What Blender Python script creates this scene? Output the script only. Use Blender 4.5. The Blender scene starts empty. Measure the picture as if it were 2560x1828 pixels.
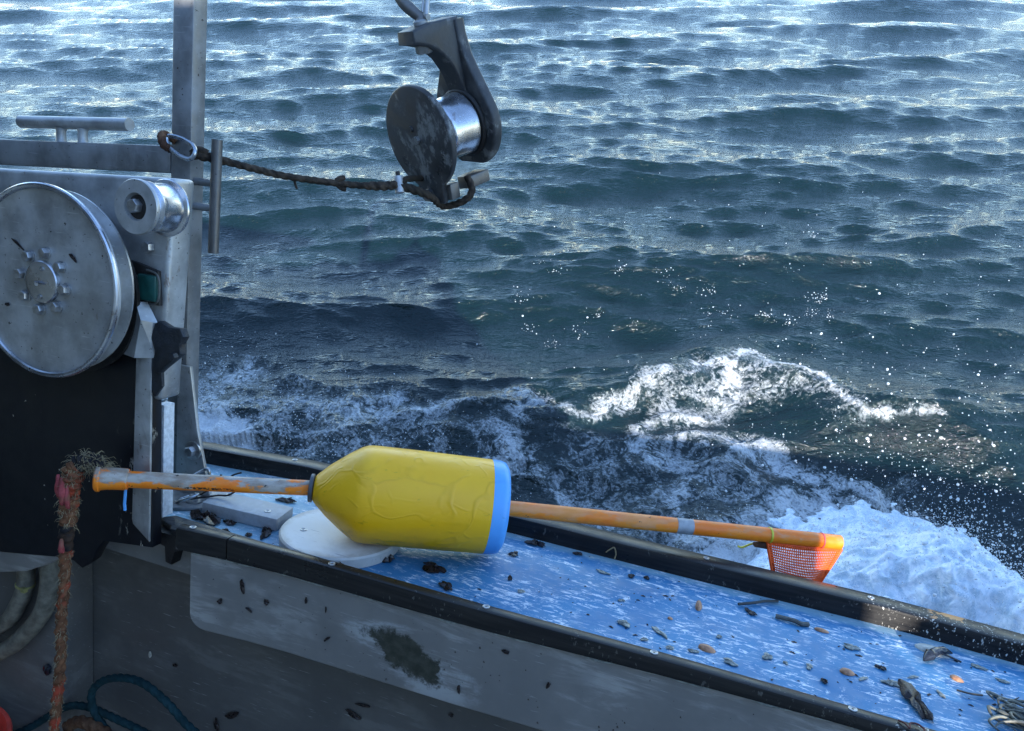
import bpy, bmesh, math, random
import numpy as np
from mathutils import Vector, Matrix
R = math.radians
random.seed(7); rng = np.random.default_rng(11)
scene = bpy.context.scene
COL = scene.collection

# ------------------------------------------------------------------ camera, sky, sun, exposure
EYE = Vector((0, 0, 2.4))
cd = bpy.data.cameras.new('camera'); cd.sensor_width = 36; cd.lens = 1900 / 2560 * 36
cd.clip_start = 0.02; cd.clip_end = 9000
cam = bpy.data.objects.new('camera', cd); COL.objects.link(cam)
cam.location = EYE; cam.rotation_euler = (R(90 - 36), 0, 0)
scene.camera = cam

# the boat's own axes: X aft along the rail, Y outboard, Z up the mast; she is turning and heels well over to this side
_az, _hl = R(69.5), R(18)
XB = Vector((math.sin(_az), -math.cos(_az), 0)); _yh = Vector((math.cos(_az), math.sin(_az), 0))
YB = _yh * math.cos(_hl) + Vector((0, 0, -math.sin(_hl))); ZB = XB.cross(YB)
BM = Matrix(((XB.x, YB.x, ZB.x, -.0505), (XB.y, YB.y, ZB.y, .8950), (XB.z, YB.z, ZB.z, -.8614), (0, 0, 0, 1)))
BM = Matrix.Translation(EYE) @ Matrix.Rotation(R(-7), 4, 'X') @ BM

SUN = -(BM.to_3x3() @ Vector((-.483, 1, -.22))).normalized()   # low over the far side of the boat, behind the camera
world = bpy.data.worlds.new('World'); scene.world = world; world.use_nodes = True
wn = world.node_tree; bg = wn.nodes['Background']
sky = wn.nodes.new('ShaderNodeTexSky'); sky.sky_type = 'NISHITA'; sky.sun_disc = False
sky.sun_elevation = math.asin(SUN.z); sky.sun_rotation = math.atan2(SUN.x, SUN.y)
sky.altitude = 300; sky.air_density = 1.1; sky.dust_density = 0.0; sky.ozone_density = 4.0
wn.links.new(sky.outputs[0], bg.inputs[0]); bg.inputs[1].default_value = 0.15
sl = bpy.data.lights.new('sun', 'SUN'); sl.energy = 2.7; sl.angle = R(0.53); sl.color = (1.0, 0.94, 0.85)
so = bpy.data.objects.new('sun', sl); COL.objects.link(so)
so.rotation_euler = SUN.to_track_quat('Z', 'Y').to_euler()
vs = scene.view_settings; vs.view_transform = 'Standard'; vs.look = 'None'; vs.gamma = 1.0
vs.use_curve_mapping = False; vs.exposure = 1.88
scene.cycles.max_bounces = 6; scene.cycles.use_denoising = True; scene.cycles.denoising_prefilter = 'NONE'
scene.cycles.caustics_reflective = False; scene.cycles.caustics_refractive = False

# ------------------------------------------------------------------ materials
def lin(h):
    c = [int(h[i:i + 2], 16) / 255 for i in (0, 2, 4)]
    return tuple(((v + .055) / 1.055) ** 2.4 if v > .04045 else v / 12.92 for v in c) + (1,)
class NT:
    def __init__(s, name):
        s.m = bpy.data.materials.new(name); s.m.use_nodes = True; s.t = s.m.node_tree
        s.b = s.t.nodes['Principled BSDF']; s.out = s.t.nodes['Material Output']
        s.co = s.t.nodes.new('ShaderNodeTexCoord').outputs['Object']
    def n(s, ty, ins=None, **kw):
        d = s.t.nodes.new('ShaderNode' + ty)
        for k, v in kw.items(): setattr(d, k, v)
        for k, v in (ins or {}).items(): s.set(d.inputs[k], v)
        return d
    def set(s, sock, v):
        if isinstance(v, bpy.types.NodeSocket): s.t.links.new(v, sock)
        else:
            if isinstance(v, tuple) and len(v) == 3 and sock.type == 'RGBA': v = v + (1,)
            sock.default_value = v
    def map(s, scale=(1, 1, 1), rot=(0, 0, 0), loc=(0, 0, 0)):
        return s.n('Mapping', {'Vector': s.co, 'Scale': scale, 'Rotation': rot, 'Location': loc}).outputs[0]
    def noise(s, scale, detail=5, rough=.55, vec=None, dist=0.0):
        return s.n('TexNoise', {'Vector': vec or s.co, 'Scale': scale, 'Detail': detail, 'Roughness': rough, 'Distortion': dist}).outputs['Fac']
    def ramp(s, fac, a, b, v0=0.0, v1=1.0):
        return s.n('MapRange', {'Value': fac, 'From Min': a, 'From Max': b, 'To Min': v0, 'To Max': v1}, interpolation_type='SMOOTHSTEP').outputs[0]
    def math(s, op, a, b=0.0, c=0.0, clamp=False):
        d = s.n('Math', operation=op, use_clamp=clamp)
        for i, v in enumerate((a, b, c)): s.set(d.inputs[i], v)
        return d.outputs[0]
    def mix(s, f, a, b):
        d = s.n('Mix', data_type='RGBA'); s.set(d.inputs[0], f); s.set(d.inputs[6], a); s.set(d.inputs[7], b); return d.outputs[2]
    def bump(s, h, strength=.3, dist=.002, nrm=None):
        i = {'Height': h, 'Strength': strength, 'Distance': dist}
        if nrm: i['Normal'] = nrm
        return s.n('Bump', i).outputs[0]
    def sep(s): return s.n('SeparateXYZ', {'Vector': s.co}).outputs
    def done(s, **kw):
        for k, v in kw.items(): s.set(s.b.inputs[{'col': 'Base Color', 'rough': 'Roughness', 'metal': 'Metallic', 'nrm': 'Normal', 'ior': 'IOR', 'spec': 'Specular IOR Level', 'trans': 'Transmission Weight', 'sss': 'Subsurface Weight', 'coat': 'Coat Weight'}[k]], v)
        return s.m

def m_steel(name, base, stain=.35, rough=.34, metal=.9, grime=(.05, .034, .02)):
    t = NT(name)
    a = t.noise(18, 6, .6); b = t.noise(7, 6, .72, t.map((1, 1, .55)), .6); g = t.noise(420, 2, .5, t.map((1, 1, .06)))
    col = t.mix(t.ramp(a, .32, .7), tuple(v * .62 for v in base), tuple(v * 1.08 for v in base))
    col = t.mix(t.math('MULTIPLY', t.ramp(b, .50, .72), stain), col, grime)
    rust = t.math('MULTIPLY', t.ramp(t.noise(55, 5, .65, t.map((1, 1, .4))), .60, .70), t.ramp(t.noise(9, 3, .5, t.map(loc=(3, 1, 2))), .50, .62))
    col = t.mix(t.math('MULTIPLY', rust, .75), col, (.14, .07, .03))
    col = t.mix(t.ramp(t.noise(150, 4, .6), .66, .71), col, (.03, .026, .022))
    sc = t.math('MAXIMUM', t.ramp(t.noise(160, 2, .5, t.map((.1, 1, 2.2), (0, .5, 0))), .70, .74), t.ramp(t.noise(160, 2, .5, t.map((.1, 1, 2.2), (0, -.7, 0))), .71, .74))
    col = t.mix(t.math('MULTIPLY', sc, .4), col, tuple(min(1, v * 1.5) for v in base))
    ro = t.math('ADD', t.ramp(a, .3, .75, rough - .08, rough + .14), t.math('MULTIPLY', g, .08))
    return t.done(col=col, rough=ro, metal=t.ramp(b, .58, .76, metal, metal * .5), nrm=t.bump(t.math('ADD', a, t.math('MULTIPLY', g, .3)), .14, .0015))
def m_plain(name, col, rough=.5, metal=0.0, var=.3, scale=40, bump=.2, bd=.001, **kw):
    t = NT(name); a = t.noise(scale, 6, .6)
    c = t.mix(t.ramp(a, .3, .7), tuple(v * (1 - var) for v in col), tuple(min(1, v * (1 + var)) for v in col))
    return t.done(col=c, rough=t.ramp(a, .3, .7, rough - .08, rough + .1), metal=metal, nrm=t.bump(a, bump, bd), **kw)
M = {}
M['steel'] = m_steel('stainless_steel', (.50, .50, .49), .45, .4, .55)
M['steel_dark'] = m_steel('dull_steel', (.29, .29, .285), .45, .45, .5)
M['steel_bright'] = m_steel('polished_steel', (.60, .61, .64), .12, .2)
M['steel_sheave'] = m_steel('worn_drum_steel', (.52, .52, .51), .25, .36, .6)
M['bolt'] = m_plain('bolt_steel', (.42, .42, .42), .38, .85, .25, 120)
M['green'] = m_plain('green_paint', (.006, .06, .05), .4, 0, .35, 60)
M['grease'] = m_plain('black_grime', (.012, .010, .009), .55, 0, .6, 80, .6, .003)
M['rubber'] = m_plain('torn_black_rubber', (.012, .014, .018), .5, 0, .5, 70, .7, .004)
M['weed'] = m_plain('dark_seaweed', (.018, .010, .009), .3, 0, .6, 200, .6, .002)
M['weed_pale'] = m_plain('pale_weed', (.26, .26, .22), .35, 0, .35, 160, .6, .002)
M['weed_pile'] = m_plain('heaped_weed', (.13, .13, .105), .45, 0, .5, 120, .6, .002)
M['shell_peach'] = m_plain('peach_shell', (.42, .20, .10), .35, 0, .35, 160, .4, .001)
M['shell_dark'] = m_plain('mussel_shell', (.015, .018, .026), .22, 0, .4, 160, .3, .001)
M['shell_light'] = m_plain('bleached_shell', (.5, .47, .4), .45, 0, .25, 120, .4, .001)
M['twig'] = m_plain('wet_twig', (.014, .013, .012), .4, 0, .5, 150, .5, .001)
M['twig_grey'] = m_plain('grey_twig', (.085, .085, .075), .5, 0, .4, 150, .5, .001)
M['thread'] = m_plain('red_thread', (.09, .018, .015), .6, 0, .3, 200)
M['straw'] = m_plain('straw', (.28, .19, .09), .6, 0, .3, 200)
M['white_hdpe'] = None
M['yellow_tie'] = m_plain('yellow_plastic', (.62, .58, .04), .35, 0, .2, 90)
M['pink_tie'] = m_plain('pink_plastic', (.75, .10, .12), .35, 0, .2, 90)
M['olive_tie'] = m_plain('olive_plastic', (.30, .28, .10), .4, 0, .2, 90)
M['grey_plastic'] = m_plain('dark_grey_plastic', (.07, .075, .085), .45, 0, .25, 90)
M['tape'] = m_plain('grey_tape', (.30, .30, .30), .5, 0, .3, 60)
M['red'] = m_plain('red_rubber', (.62, .06, .04), .45, 0, .25, 30)
M['carabiner'] = m_plain('carabiner_steel', (.40, .43, .46), .28, .9, .2, 100)
M['black_tie'] = m_plain('black_wire', (.006, .006, .008), .4, 0, .2, 90)
M['white_paint'] = m_plain('white_gelcoat', (.58, .58, .56), .4, 0, .06, 10)
M['sealant'] = m_plain('old_sealant', (.30, .32, .30), .6, 0, .4, 120, .5, .002)
M['cream_edge'] = m_plain('scuffed_white_plastic', (.62, .64, .66), .5, 0, .18, 140, .5, .002)

def m_iron():
    t = NT('painted_cast_iron'); a = t.noise(26, 6, .65, dist=.4); b = t.noise(140, 4, .6); e = t.noise(9, 3, .5)
    patch = t.math('MULTIPLY', t.ramp(t.noise(34, 6, .7, t.map((1, 1, .6))), .50, .62), t.ramp(e, .40, .55))
    col = t.mix(t.ramp(a, .3, .7), (.024, .024, .025), (.062, .060, .058))
    col = t.mix(patch, col, (.19, .185, .17)); col = t.mix(t.ramp(b, .68, .8), col, (.045, .028, .018))
    return t.done(col=col, rough=t.ramp(a, .3, .7, .42, .62), metal=.15, nrm=t.bump(t.math('ADD', a, t.math('MULTIPLY', b, .5)), .35, .0015))
M['iron'] = m_iron()

M['iron_bare'] = m_steel('worn_iron', (.17, .16, .15), .4, .42, .5)
def m_board():
    t = NT('black_plastic_board'); a = t.noise(22, 6, .6); s = t.noise(60, 4, .6, t.map((1, 1, .25)))
    spot = t.ramp(t.noise(95, 2, .5), .765, .785); gr = t.ramp(t.noise(5, 4, .6), .6, .8)
    chips = t.math('MULTIPLY', t.ramp(t.noise(70, 4, .65, t.map((1.6, 1, .5), (0, .35, 0))), .575, .61), t.ramp(t.noise(14, 3, .6), .5, .58))
    x, y, z = t.sep()   # the worn corner by the stick
    reg = t.math('MULTIPLY', t.math('MULTIPLY', t.ramp(x, .20, .27), t.ramp(x, .42, .34)), t.ramp(z, .235, .15))
    chips = t.math('MULTIPLY', chips, reg)
    col = t.mix(gr, (.0055, .006, .0085), (.016, .011, .009)); col = t.mix(t.math('MAXIMUM', chips, spot), col, (.52, .47, .38))
    return t.done(col=col, rough=t.ramp(a, .3, .7, .28, .5), spec=.35, nrm=t.bump(t.math('ADD', a, t.math('MULTIPLY', s, .4)), .22, .003))
M['board'] = m_board()

def m_blue():
    t = NT('scratched_blue_paint')
    x, y, z = t.sep()
    sc = t.ramp(t.noise(95, 7, .75, t.map((.4, 1.4, 1), (0, 0, .12)), .8), .545, .575)
    scb = t.math('MULTIPLY', t.ramp(t.noise(80, 7, .75, t.map((.4, 1.5, 1), (0, 0, 1.05)), .8), .56, .585), t.ramp(t.noise(12, 4, .6, t.map(loc=(3, 7, 0))), .46, .58))
    scc = t.math('MULTIPLY', t.ramp(t.noise(55, 9, .8, None, .4), .585, .61), t.ramp(t.noise(8, 4, .6, t.map(loc=(9, 2, 0))), .47, .6))
    sc2 = t.ramp(t.noise(150, 3, .6, t.map((.12, 2.2, 1), (0, 0, -.35))), .66, .70)
    sc4 = t.ramp(t.noise(120, 3, .6, t.map((.14, 2.2, 1), (0, 0, .5))), .68, .71)
    sc3 = t.ramp(t.noise(110, 5, .7, t.map((2.0, .35, 1), (0, 0, .2))), .64, .70)
    dens = t.ramp(t.noise(9, 6, .7), .40, .58)
    reg = t.math('MULTIPLY', t.ramp(x, .22, .30), t.ramp(x, .40, .32))
    scratch = t.math('MAXIMUM', t.math('MAXIMUM', t.math('MAXIMUM', scb, scc), t.math('MULTIPLY', t.math('MAXIMUM', sc, t.math('MULTIPLY', sc3, reg)), dens)), t.math('MULTIPLY', t.math('MULTIPLY', t.math('MAXIMUM', sc2, sc4), t.ramp(t.noise(5, 4, .6), .45, .6)), .9))
    a = t.noise(9, 4, .6); gr = t.noise(38, 6, .65)
    col = t.mix(t.ramp(a, .3, .7), (.030, .155, .32), (.052, .215, .39))
    edge = t.math('MAXIMUM', t.ramp(t.math('ADD', y, t.math('MULTIPLY', gr, .03)), .135, .155), t.ramp(t.math('ADD', x, t.math('MULTIPLY', gr, .12)), -.22, -.36))
    col = t.mix(t.math('MULTIPLY', edge, .75), col, (.30, .46, .50))
    col = t.mix(t.math('MULTIPLY', t.ramp(gr, .60, .70), edge), col, (.52, .52, .42))
    col = t.mix(scratch, col, (.66, .70, .74))
    col = t.mix(t.ramp(t.noise(120, 5, .7), .67, .73), col, (.10, .09, .06))
    return t.done(col=col, rough=t.ramp(gr, .3, .7, .42, .65), nrm=t.bump(t.math('ADD', t.math('MULTIPLY', scratch, -.4), gr), .25, .0012))
M['blue'] = m_blue()

def m_rail():
    t = NT('black_worn_rail'); g = t.noise(160, 5, .6, t.map((.05, 1, 1))); a = t.noise(20, 5, .6)
    chip = t.math('MULTIPLY', t.ramp(t.noise(210, 4, .6, t.map((1, 1, .5))), .60, .64), t.ramp(t.noise(24, 4, .6), .5, .58))
    x, y, z = t.sep()
    chip = t.math('MAXIMUM', t.math('MULTIPLY', chip, t.ramp(x, .55, .62, .12, 1.0)), t.math('MULTIPLY', t.ramp(t.noise(260, 3, .6, t.map((1, 1, .6))), .63, .66), t.ramp(x, .58, .66)))
    wood = t.math('MULTIPLY', t.math('MULTIPLY', t.ramp(t.noise(30, 4, .6), .53, .56), t.ramp(x, .66, .67)), t.math('MULTIPLY', t.ramp(x, .72, .71), t.ramp(z, .017, .022)))
    col = t.mix(t.ramp(g, .35, .7), (.007, .007, .008), (.022, .020, .019))
    col = t.mix(chip, col, (.6, .57, .5)); col = t.mix(wood, col, (.55, .27, .10))
    return t.done(col=col, rough=t.ramp(a, .3, .7, .26, .46), nrm=t.bump(g, .3, .0012), spec=.3)
M['rail'] = m_rail()

def m_coam(name, stain, k=1.0):
    t = NT(name); a = t.noise(5, 5, .65); st = t.noise(26, 7, .72, t.map((.22, 1, 1.3), (0, .06, 0)), .4)
    f = t.noise(190, 3, .6, t.map((.12, 1, 2)))
    x, y, z = t.sep()
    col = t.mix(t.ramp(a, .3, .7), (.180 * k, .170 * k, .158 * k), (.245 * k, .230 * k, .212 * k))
    wear = t.math('MULTIPLY', t.ramp(st, .48, .60), t.ramp(t.noise(5, 4, .6), .40, .58))
    col = t.mix(t.math('MULTIPLY', wear, .75 * k), col, (.42 * k, .40 * k, .37 * k))
    col = t.mix(t.math('MULTIPLY', t.ramp(f, .66, .74), .6), col, (.5, .49, .46))
    if stain:   # paint worn through to dark olive laminate
        w = t.noise(30, 6, .7); w2 = t.math('SUBTRACT', w, .5)
        u = t.math('DIVIDE', t.math('ADD', t.math('ADD', x, .038), t.math('MULTIPLY', w2, .11)), .062)
        zz = t.math('ADD', t.math('ADD', z, .077), t.math('MULTIPLY', t.math('ADD', x, .038), .32))
        v = t.math('DIVIDE', t.math('ADD', zz, t.math('MULTIPLY', w2, .07)), .027)
        d = t.math('ADD', t.math('MULTIPLY', u, u), t.math('MULTIPLY', v, v))
        halo = t.math('MULTIPLY', t.ramp(d, 3.4, 1.3), t.ramp(st, .44, .58))
        col = t.mix(t.math('MULTIPLY', halo, .8), col, (.40, .40, .39))
        col = t.mix(t.ramp(t.math('ADD', d, t.math('MULTIPLY', t.math('SUBTRACT', t.noise(150, 5, .7), .5), 1.6)), 1.25, .6), col, t.mix(t.ramp(t.noise(70, 5, .6), .35, .7), (.026, .028, .019), (.062, .062, .045)))
    col = t.mix(t.ramp(t.noise(60, 5, .7), .68, .76), col, (.07, .06, .05))
    return t.done(col=col, rough=t.ramp(st, .3, .7, .4, .62), nrm=t.bump(t.math('ADD', st, t.math('MULTIPLY', f, .3)), .2, .0015))
M['coaming'] = m_coam('scuffed_grey_gelcoat', True); M['gelcoat'] = m_coam('grey_gelcoat', False); M['gelcoat_darkened'] = m_coam('darkened_grey_gelcoat', False, .55)  # liner and bulkhead get the same grey gelcoat multiplied darker

def m_hdpe():
    t = NT('knife_scored_white_plastic'); a = t.noise(8, 5, .6)
    c1 = t.ramp(t.noise(130, 3, .6, t.map((.15, 2, 1), (0, 0, .5))), .68, .72); c2 = t.ramp(t.noise(130, 3, .6, t.map((.15, 2, 1), (0, 0, -.4))), .69, .72)
    c3 = t.ramp(t.noise(60, 5, .7), .66, .74)
    col = t.mix(t.ramp(a, .3, .7), (.60, .60, .58), (.70, .71, .71)); sc = t.math('MAXIMUM', c1, c2)
    col = t.mix(t.math('MULTIPLY', sc, .7), col, (.30, .31, .33)); col = t.mix(t.math('MULTIPLY', c3, .8), col, (.26, .17, .10)); x, y, z = t.sep(); rr = t.math('SQRT', t.math('ADD', t.math('MULTIPLY', x, x), t.math('MULTIPLY', y, y)))
    col = t.mix(t.math('MULTIPLY', t.ramp(t.math('ADD', rr, t.math('MULTIPLY', t.noise(22, 6, .7), .05)), .105, .125), .6), col, (.34, .29, .22)); col = t.mix(t.math('MULTIPLY', t.ramp(t.noise(14, 6, .7), .5, .7), .35), col, (.36, .36, .35))
    return t.done(col=col, rough=.5, nrm=t.bump(t.math('ADD', t.math('MULTIPLY', sc, -1.0), a), .35, .0012))
M['white_hdpe'] = m_hdpe()
M['grey_hdpe'] = m_plain('grey_plastic_block', (.36, .37, .38), .5, 0, .15, 80, .3, .001)

def m_buoy(name, ca, cb, creases):
    t = NT(name); a = t.noise(10, 5, .6)
    wv = t.n('TexNoise', {'Vector': t.co, 'Scale': 11.0, 'Detail': 2.0, 'Roughness': .5}).outputs['Color']
    def wrinkle(sc, loc, wd):
        v = t.n('VectorMath', {0: t.map(sc, (.5, .2, .3), loc), 1: t.n('VectorMath', {0: wv, 'Scale': 1.5}, operation='SCALE').outputs[0]}, operation='ADD').outputs[0]
        vo = t.n('TexVoronoi', {'Vector': v, 'Scale': 1.0, 'Randomness': 1.0}, feature='DISTANCE_TO_EDGE').outputs['Distance']
        return t.ramp(vo, wd, 0.0)
    cr = t.math('MAXIMUM', t.math('MULTIPLY', wrinkle((6, 11, 11), (0, 0, 0), .05), t.ramp(t.noise(11, 3, .6), .46, .58)), t.math('MULTIPLY', wrinkle((16, 22, 22), (4, 2, 7), .07), t.math('MULTIPLY', t.ramp(t.noise(14, 3, .6, t.map(loc=(2, 5, 1))), .50, .62), .6)))
    col = t.mix(t.ramp(a, .3, .7), ca, cb)
    col = t.mix(t.math('MULTIPLY', t.ramp(t.noise(75, 6, .7, t.map((.35, 1, 1))), .62, .72), .5), col, tuple(v * .35 for v in ca))
    col = t.mix(t.math('MULTIPLY', cr, .15), col, tuple(v * .5 for v in ca))
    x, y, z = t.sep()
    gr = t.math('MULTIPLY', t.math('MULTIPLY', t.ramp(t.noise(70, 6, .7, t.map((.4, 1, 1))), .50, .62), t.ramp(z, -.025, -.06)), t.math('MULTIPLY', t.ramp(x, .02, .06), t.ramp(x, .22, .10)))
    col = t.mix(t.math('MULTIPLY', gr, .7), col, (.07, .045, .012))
    dp = t.noise(26, 4, .6, t.map((.5, 1, 1)))
    return t.done(col=col, rough=t.ramp(a, .3, .7, .3, .46), nrm=t.bump(t.math('ADD', t.math('MULTIPLY', cr, creases), t.math('MULTIPLY', dp, .9)), .30, .003))
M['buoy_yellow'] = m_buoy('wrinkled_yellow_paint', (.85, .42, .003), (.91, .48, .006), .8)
M['buoy_blue'] = m_buoy('blue_buoy_paint', (.08, .33, .72), (.11, .39, .80), .1)

def m_orange(name, wear, ink):
    t = NT(name); x, y, z = t.sep()   # x runs along the stick
    a = t.noise(28, 6, .65, t.map((.5, 1, 1))); b = t.noise(90, 5, .6, t.map((.4, 1, 1)))
    col = t.mix(t.ramp(a, .35, .65), (.88, .18, .006), (.92, .27, .012))
    top = t.math('ADD', t.math('MULTIPLY', z, 55), t.math('ADD', t.math('MULTIPLY', t.math('SUBTRACT', a, .5), 5.5), t.math('MULTIPLY', t.math('SUBTRACT', b, .5), 2.0)))
    col = t.mix(t.math('MULTIPLY', t.ramp(top, .15, .6), wear), col, t.mix(t.ramp(b, .35, .65), (.22, .20, .16), (.40, .40, .36)))
    col = t.mix(t.ramp(b, .66, .74, 0, .5), col, (.55, .36, .12))
    spots = t.ramp(t.noise(120, 3, .6), .70, .73)
    if ink:
        l = t.math('MULTIPLY', t.math('MULTIPLY', t.ramp(x, .105, .115), t.ramp(x, .185, .175)), t.ramp(t.math('ABSOLUTE', t.math('ADD', z, .0045)), .0026, .0014))
        ink_ = t.math('MULTIPLY', l, t.ramp(t.noise(330, 3, .6), .47, .52)); spots = t.math('MAXIMUM', spots, ink_)
        spots = t.math('MAXIMUM', spots, t.ramp(t.noise(85, 4, .65), .655, .68))
    col = t.mix(spots, col, (.02, .016, .014))
    return t.done(col=col, rough=t.ramp(a, .3, .7, .38, .6), nrm=t.bump(a, .3, .001))
M['orange_worn'] = m_orange('worn_orange_paint', .92, True); M['orange'] = m_orange('orange_paint', .22, False)
M['net'] = m_plain('orange_net', (.92, .10, .010), .55, 0, .2, 60)

def m_rope(name, cs, scale=60):
    t = NT(name); a = t.noise(scale, 5, .65); b = t.noise(14, 4, .6)
    col = t.mix(t.ramp(a, .35, .65), cs[0], cs[1]); col = t.mix(t.ramp(b, .52, .62), col, cs[2])
    return t.done(col=col, rough=.85, spec=.2, nrm=t.bump(t.noise(500, 3, .6), .5, .001))
M['rope_dark'] = m_rope('dirty_rope', [(.018, .014, .011), (.07, .05, .035), (.035, .028, .02)])
M['rope_warp'] = m_rope('frayed_rope', [(.12, .05, .025), (.22, .10, .05), (.38, .06, .03)], 90)
M['rope_pink'] = m_rope('pink_rope', [(.26, .045, .045), (.42, .085, .09), (.20, .09, .055)], 90)
M['rope_black'] = m_rope('black_taped_rope', [(.012, .012, .016), (.03, .026, .024), (.05, .03, .02)], 90)
M['fibre'] = m_plain('loose_fibre', (.30, .24, .14), .8, 0, .3, 90)
M['rope_teal'] = m_rope('teal_rope', [(.007, .028, .034), (.016, .052, .062), (.012, .036, .042)])
M['rope_loop'] = m_rope('brown_rope', [(.10, .045, .025), (.17, .09, .05), (.06, .03, .02)])
M['hose'] = m_plain('weathered_hose', (.17, .155, .12), .6, 0, .4, 60, .5, .002)

# ------------------------------------------------------------------ shape helpers (coordinates are the boat's axes unless said otherwise)
def smooth(me, ang=35):
    for p in me.polygons: p.use_smooth = True
    me.set_sharp_from_angle(angle=R(ang))
def frame(d, up=(0, 0, 1)):
    d = Vector(d).normalized(); u = Vector(up)
    if abs(d.dot(u)) > .95: u = Vector((1, 0, 0))
    a = u.cross(d).normalized(); return a, d.cross(a), d
class Sh:
    def __init__(s): s.v = []; s.f = []
    def add(s, v, f):
        n = len(s.v); s.v += [tuple(p) for p in v]; s.f += [tuple(i + n for i in q) for q in f]; return s
    def bm(s, fn):
        b = bmesh.new(); fn(b); b.verts.ensure_lookup_table(); b.verts.index_update()
        s.add([v.co[:] for v in b.verts], [[v.index for v in f.verts] for f in b.faces]); b.free(); return s
    def box(s, x0, x1, y0, y1, z0, z1, bev=0.0, seg=2, mat=None):
        def fn(b):
            bmesh.ops.create_cube(b, size=1)
            for v in b.verts: v.co = Vector(((x0 + x1) / 2 + v.co.x * (x1 - x0), (y0 + y1) / 2 + v.co.y * (y1 - y0), (z0 + z1) / 2 + v.co.z * (z1 - z0)))
            if bev: bmesh.ops.bevel(b, geom=b.edges[:], offset=bev, segments=seg, affect='EDGES', profile=.5)
            if mat: bmesh.ops.transform(b, matrix=mat, verts=b.verts)
        return s.bm(fn)
    def prism(s, poly, org, u, v, n, t0, t1, bev=0.0, seg=2):   # outline in (u,v), thickness along n
        org, u, v, n = Vector(org), Vector(u), Vector(v), Vector(n)
        def fn(b):
            lo = [b.verts.new(org + u * a + v * c + n * t0) for a, c in poly]; hi = [b.verts.new(org + u * a + v * c + n * t1) for a, c in poly]
            k = len(poly)
            b.faces.new(lo); b.faces.new(hi[::-1])
            for i in range(k): b.faces.new((lo[(i + 1) % k], lo[i], hi[i], hi[(i + 1) % k]))
            bmesh.ops.recalc_face_normals(b, faces=b.faces)
            if bev:
                es = [e for e in b.edges if len(e.link_faces) == 2 and (len(e.link_faces[0].verts) == k and k != 4 or len(e.link_faces[1].verts) == k and k != 4 or k == 4)]
                bmesh.ops.bevel(b, geom=es, offset=bev, segments=seg, affect='EDGES', profile=.5)
        return s.bm(fn)
    def lathe(s, prof, org, axis, seg=40, up=(0, 0, 1), closed=True):   # prof: (distance along axis, radius)
        a, b, d = frame(axis, up); org = Vector(org); V = []; F = []
        for t, r in prof:
            for i in range(seg):
                w = 2 * math.pi * i / seg; V.append(org + d * t + (a * math.cos(w) + b * math.sin(w)) * max(r, 1e-5))
        for j in range(len(prof) - 1):
            for i in range(seg):
                k = (i + 1) % seg; F.append((j * seg + i, j * seg + k, (j + 1) * seg + k, (j + 1) * seg + i))
        if closed:
            F.append(tuple(range(seg))[::-1]); F.append(tuple((len(prof) - 1) * seg + i for i in range(seg)))
        return s.add(V, F)
    def hexbolt(s, c, axis, r, h, spin=0.0):   # head with a chamfer
        a, b, d = frame(axis); c = Vector(c); V = []; F = []
        for t, k in ((0, 1), (h * .8, 1), (h, .86)):
            for i in range(6):
                w = spin + math.pi * i / 3; V.append(c + d * t + (a * math.cos(w) + b * math.sin(w)) * r * k)
        for j in range(2):
            for i in range(6): F.append((j * 6 + i, j * 6 + (i + 1) % 6, (j + 1) * 6 + (i + 1) % 6, (j + 1) * 6 + i))
        F.append(tuple(12 + i for i in range(6))); F.append(tuple(range(6))[::-1])
        return s.add(V, F)
    def tube(s, pts, rad, seg=10, strands=0, twist=60.0, depth=.22, cap=True, closed=False):
        pts = [Vector(p) for p in pts]; n = len(pts); V = []; F = []
        rr = rad if isinstance(rad, (list, tuple)) else [rad] * n
        t0 = (pts[1] - pts[0]).normalized(); a = frame(t0)[0]; L = 0.0
        for i, p in enumerate(pts):
            t = (pts[(i + 1) % n] - pts[i - 1]).normalized() if (closed or 0 < i < n - 1) else ((pts[1] - pts[0]).normalized() if i == 0 else (pts[-1] - pts[-2]).normalized())
            a = (a - t * a.dot(t)).normalized(); b = t.cross(a)
            if i: L += (p - pts[i - 1]).length
            for k in range(seg):
                w = 2 * math.pi * k / seg; r = rr[i]
                if strands: r *= 1 - depth + depth * 2 * abs(math.cos((w * strands - L * twist) / 2)) ** .8 * .75
                V.append(p + (a * math.cos(w) + b * math.sin(w)) * r)
        for j in range(n if closed else n - 1):
            for k in range(seg):
                m = (k + 1) % seg; j2 = (j + 1) % n; F.append((j * seg + k, j * seg + m, j2 * seg + m, j2 * seg + k))
        if cap and not closed: F += [tuple(range(seg))[::-1], tuple((n - 1) * seg + k for k in range(seg))]
        return s.add(V, F)
    def mesh(s, name, origin=(0, 0, 0), ang=35):
        me = bpy.data.meshes.new(name); o = Vector(origin)
        me.from_pydata([tuple(Vector(p) - o) for p in s.v], [], s.f); me.validate(); me.update()
        b = bmesh.new(); b.from_mesh(me); bmesh.ops.recalc_face_normals(b, faces=b.faces); b.to_mesh(me); b.free()
        smooth(me, ang); return me
def spline(pts, per=8, closed=False):
    P = [Vector(p) for p in pts]; n = len(P); out = []
    for i in range(n if closed else n - 1):
        p0, p1, p2, p3 = (P[(i - 1) % n], P[i], P[(i + 1) % n], P[(i + 2) % n]) if closed else (P[max(i - 1, 0)], P[i], P[i + 1], P[min(i + 2, n - 1)])
        for k in range(per):
            t = k / per; out.append(.5 * (2 * p1 + (p2 - p0) * t + (2 * p0 - 5 * p1 + 4 * p2 - p3) * t * t + (3 * p1 - p0 - 3 * p2 + p3) * t ** 3))
    if not closed: out.append(P[-1])
    return out
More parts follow.
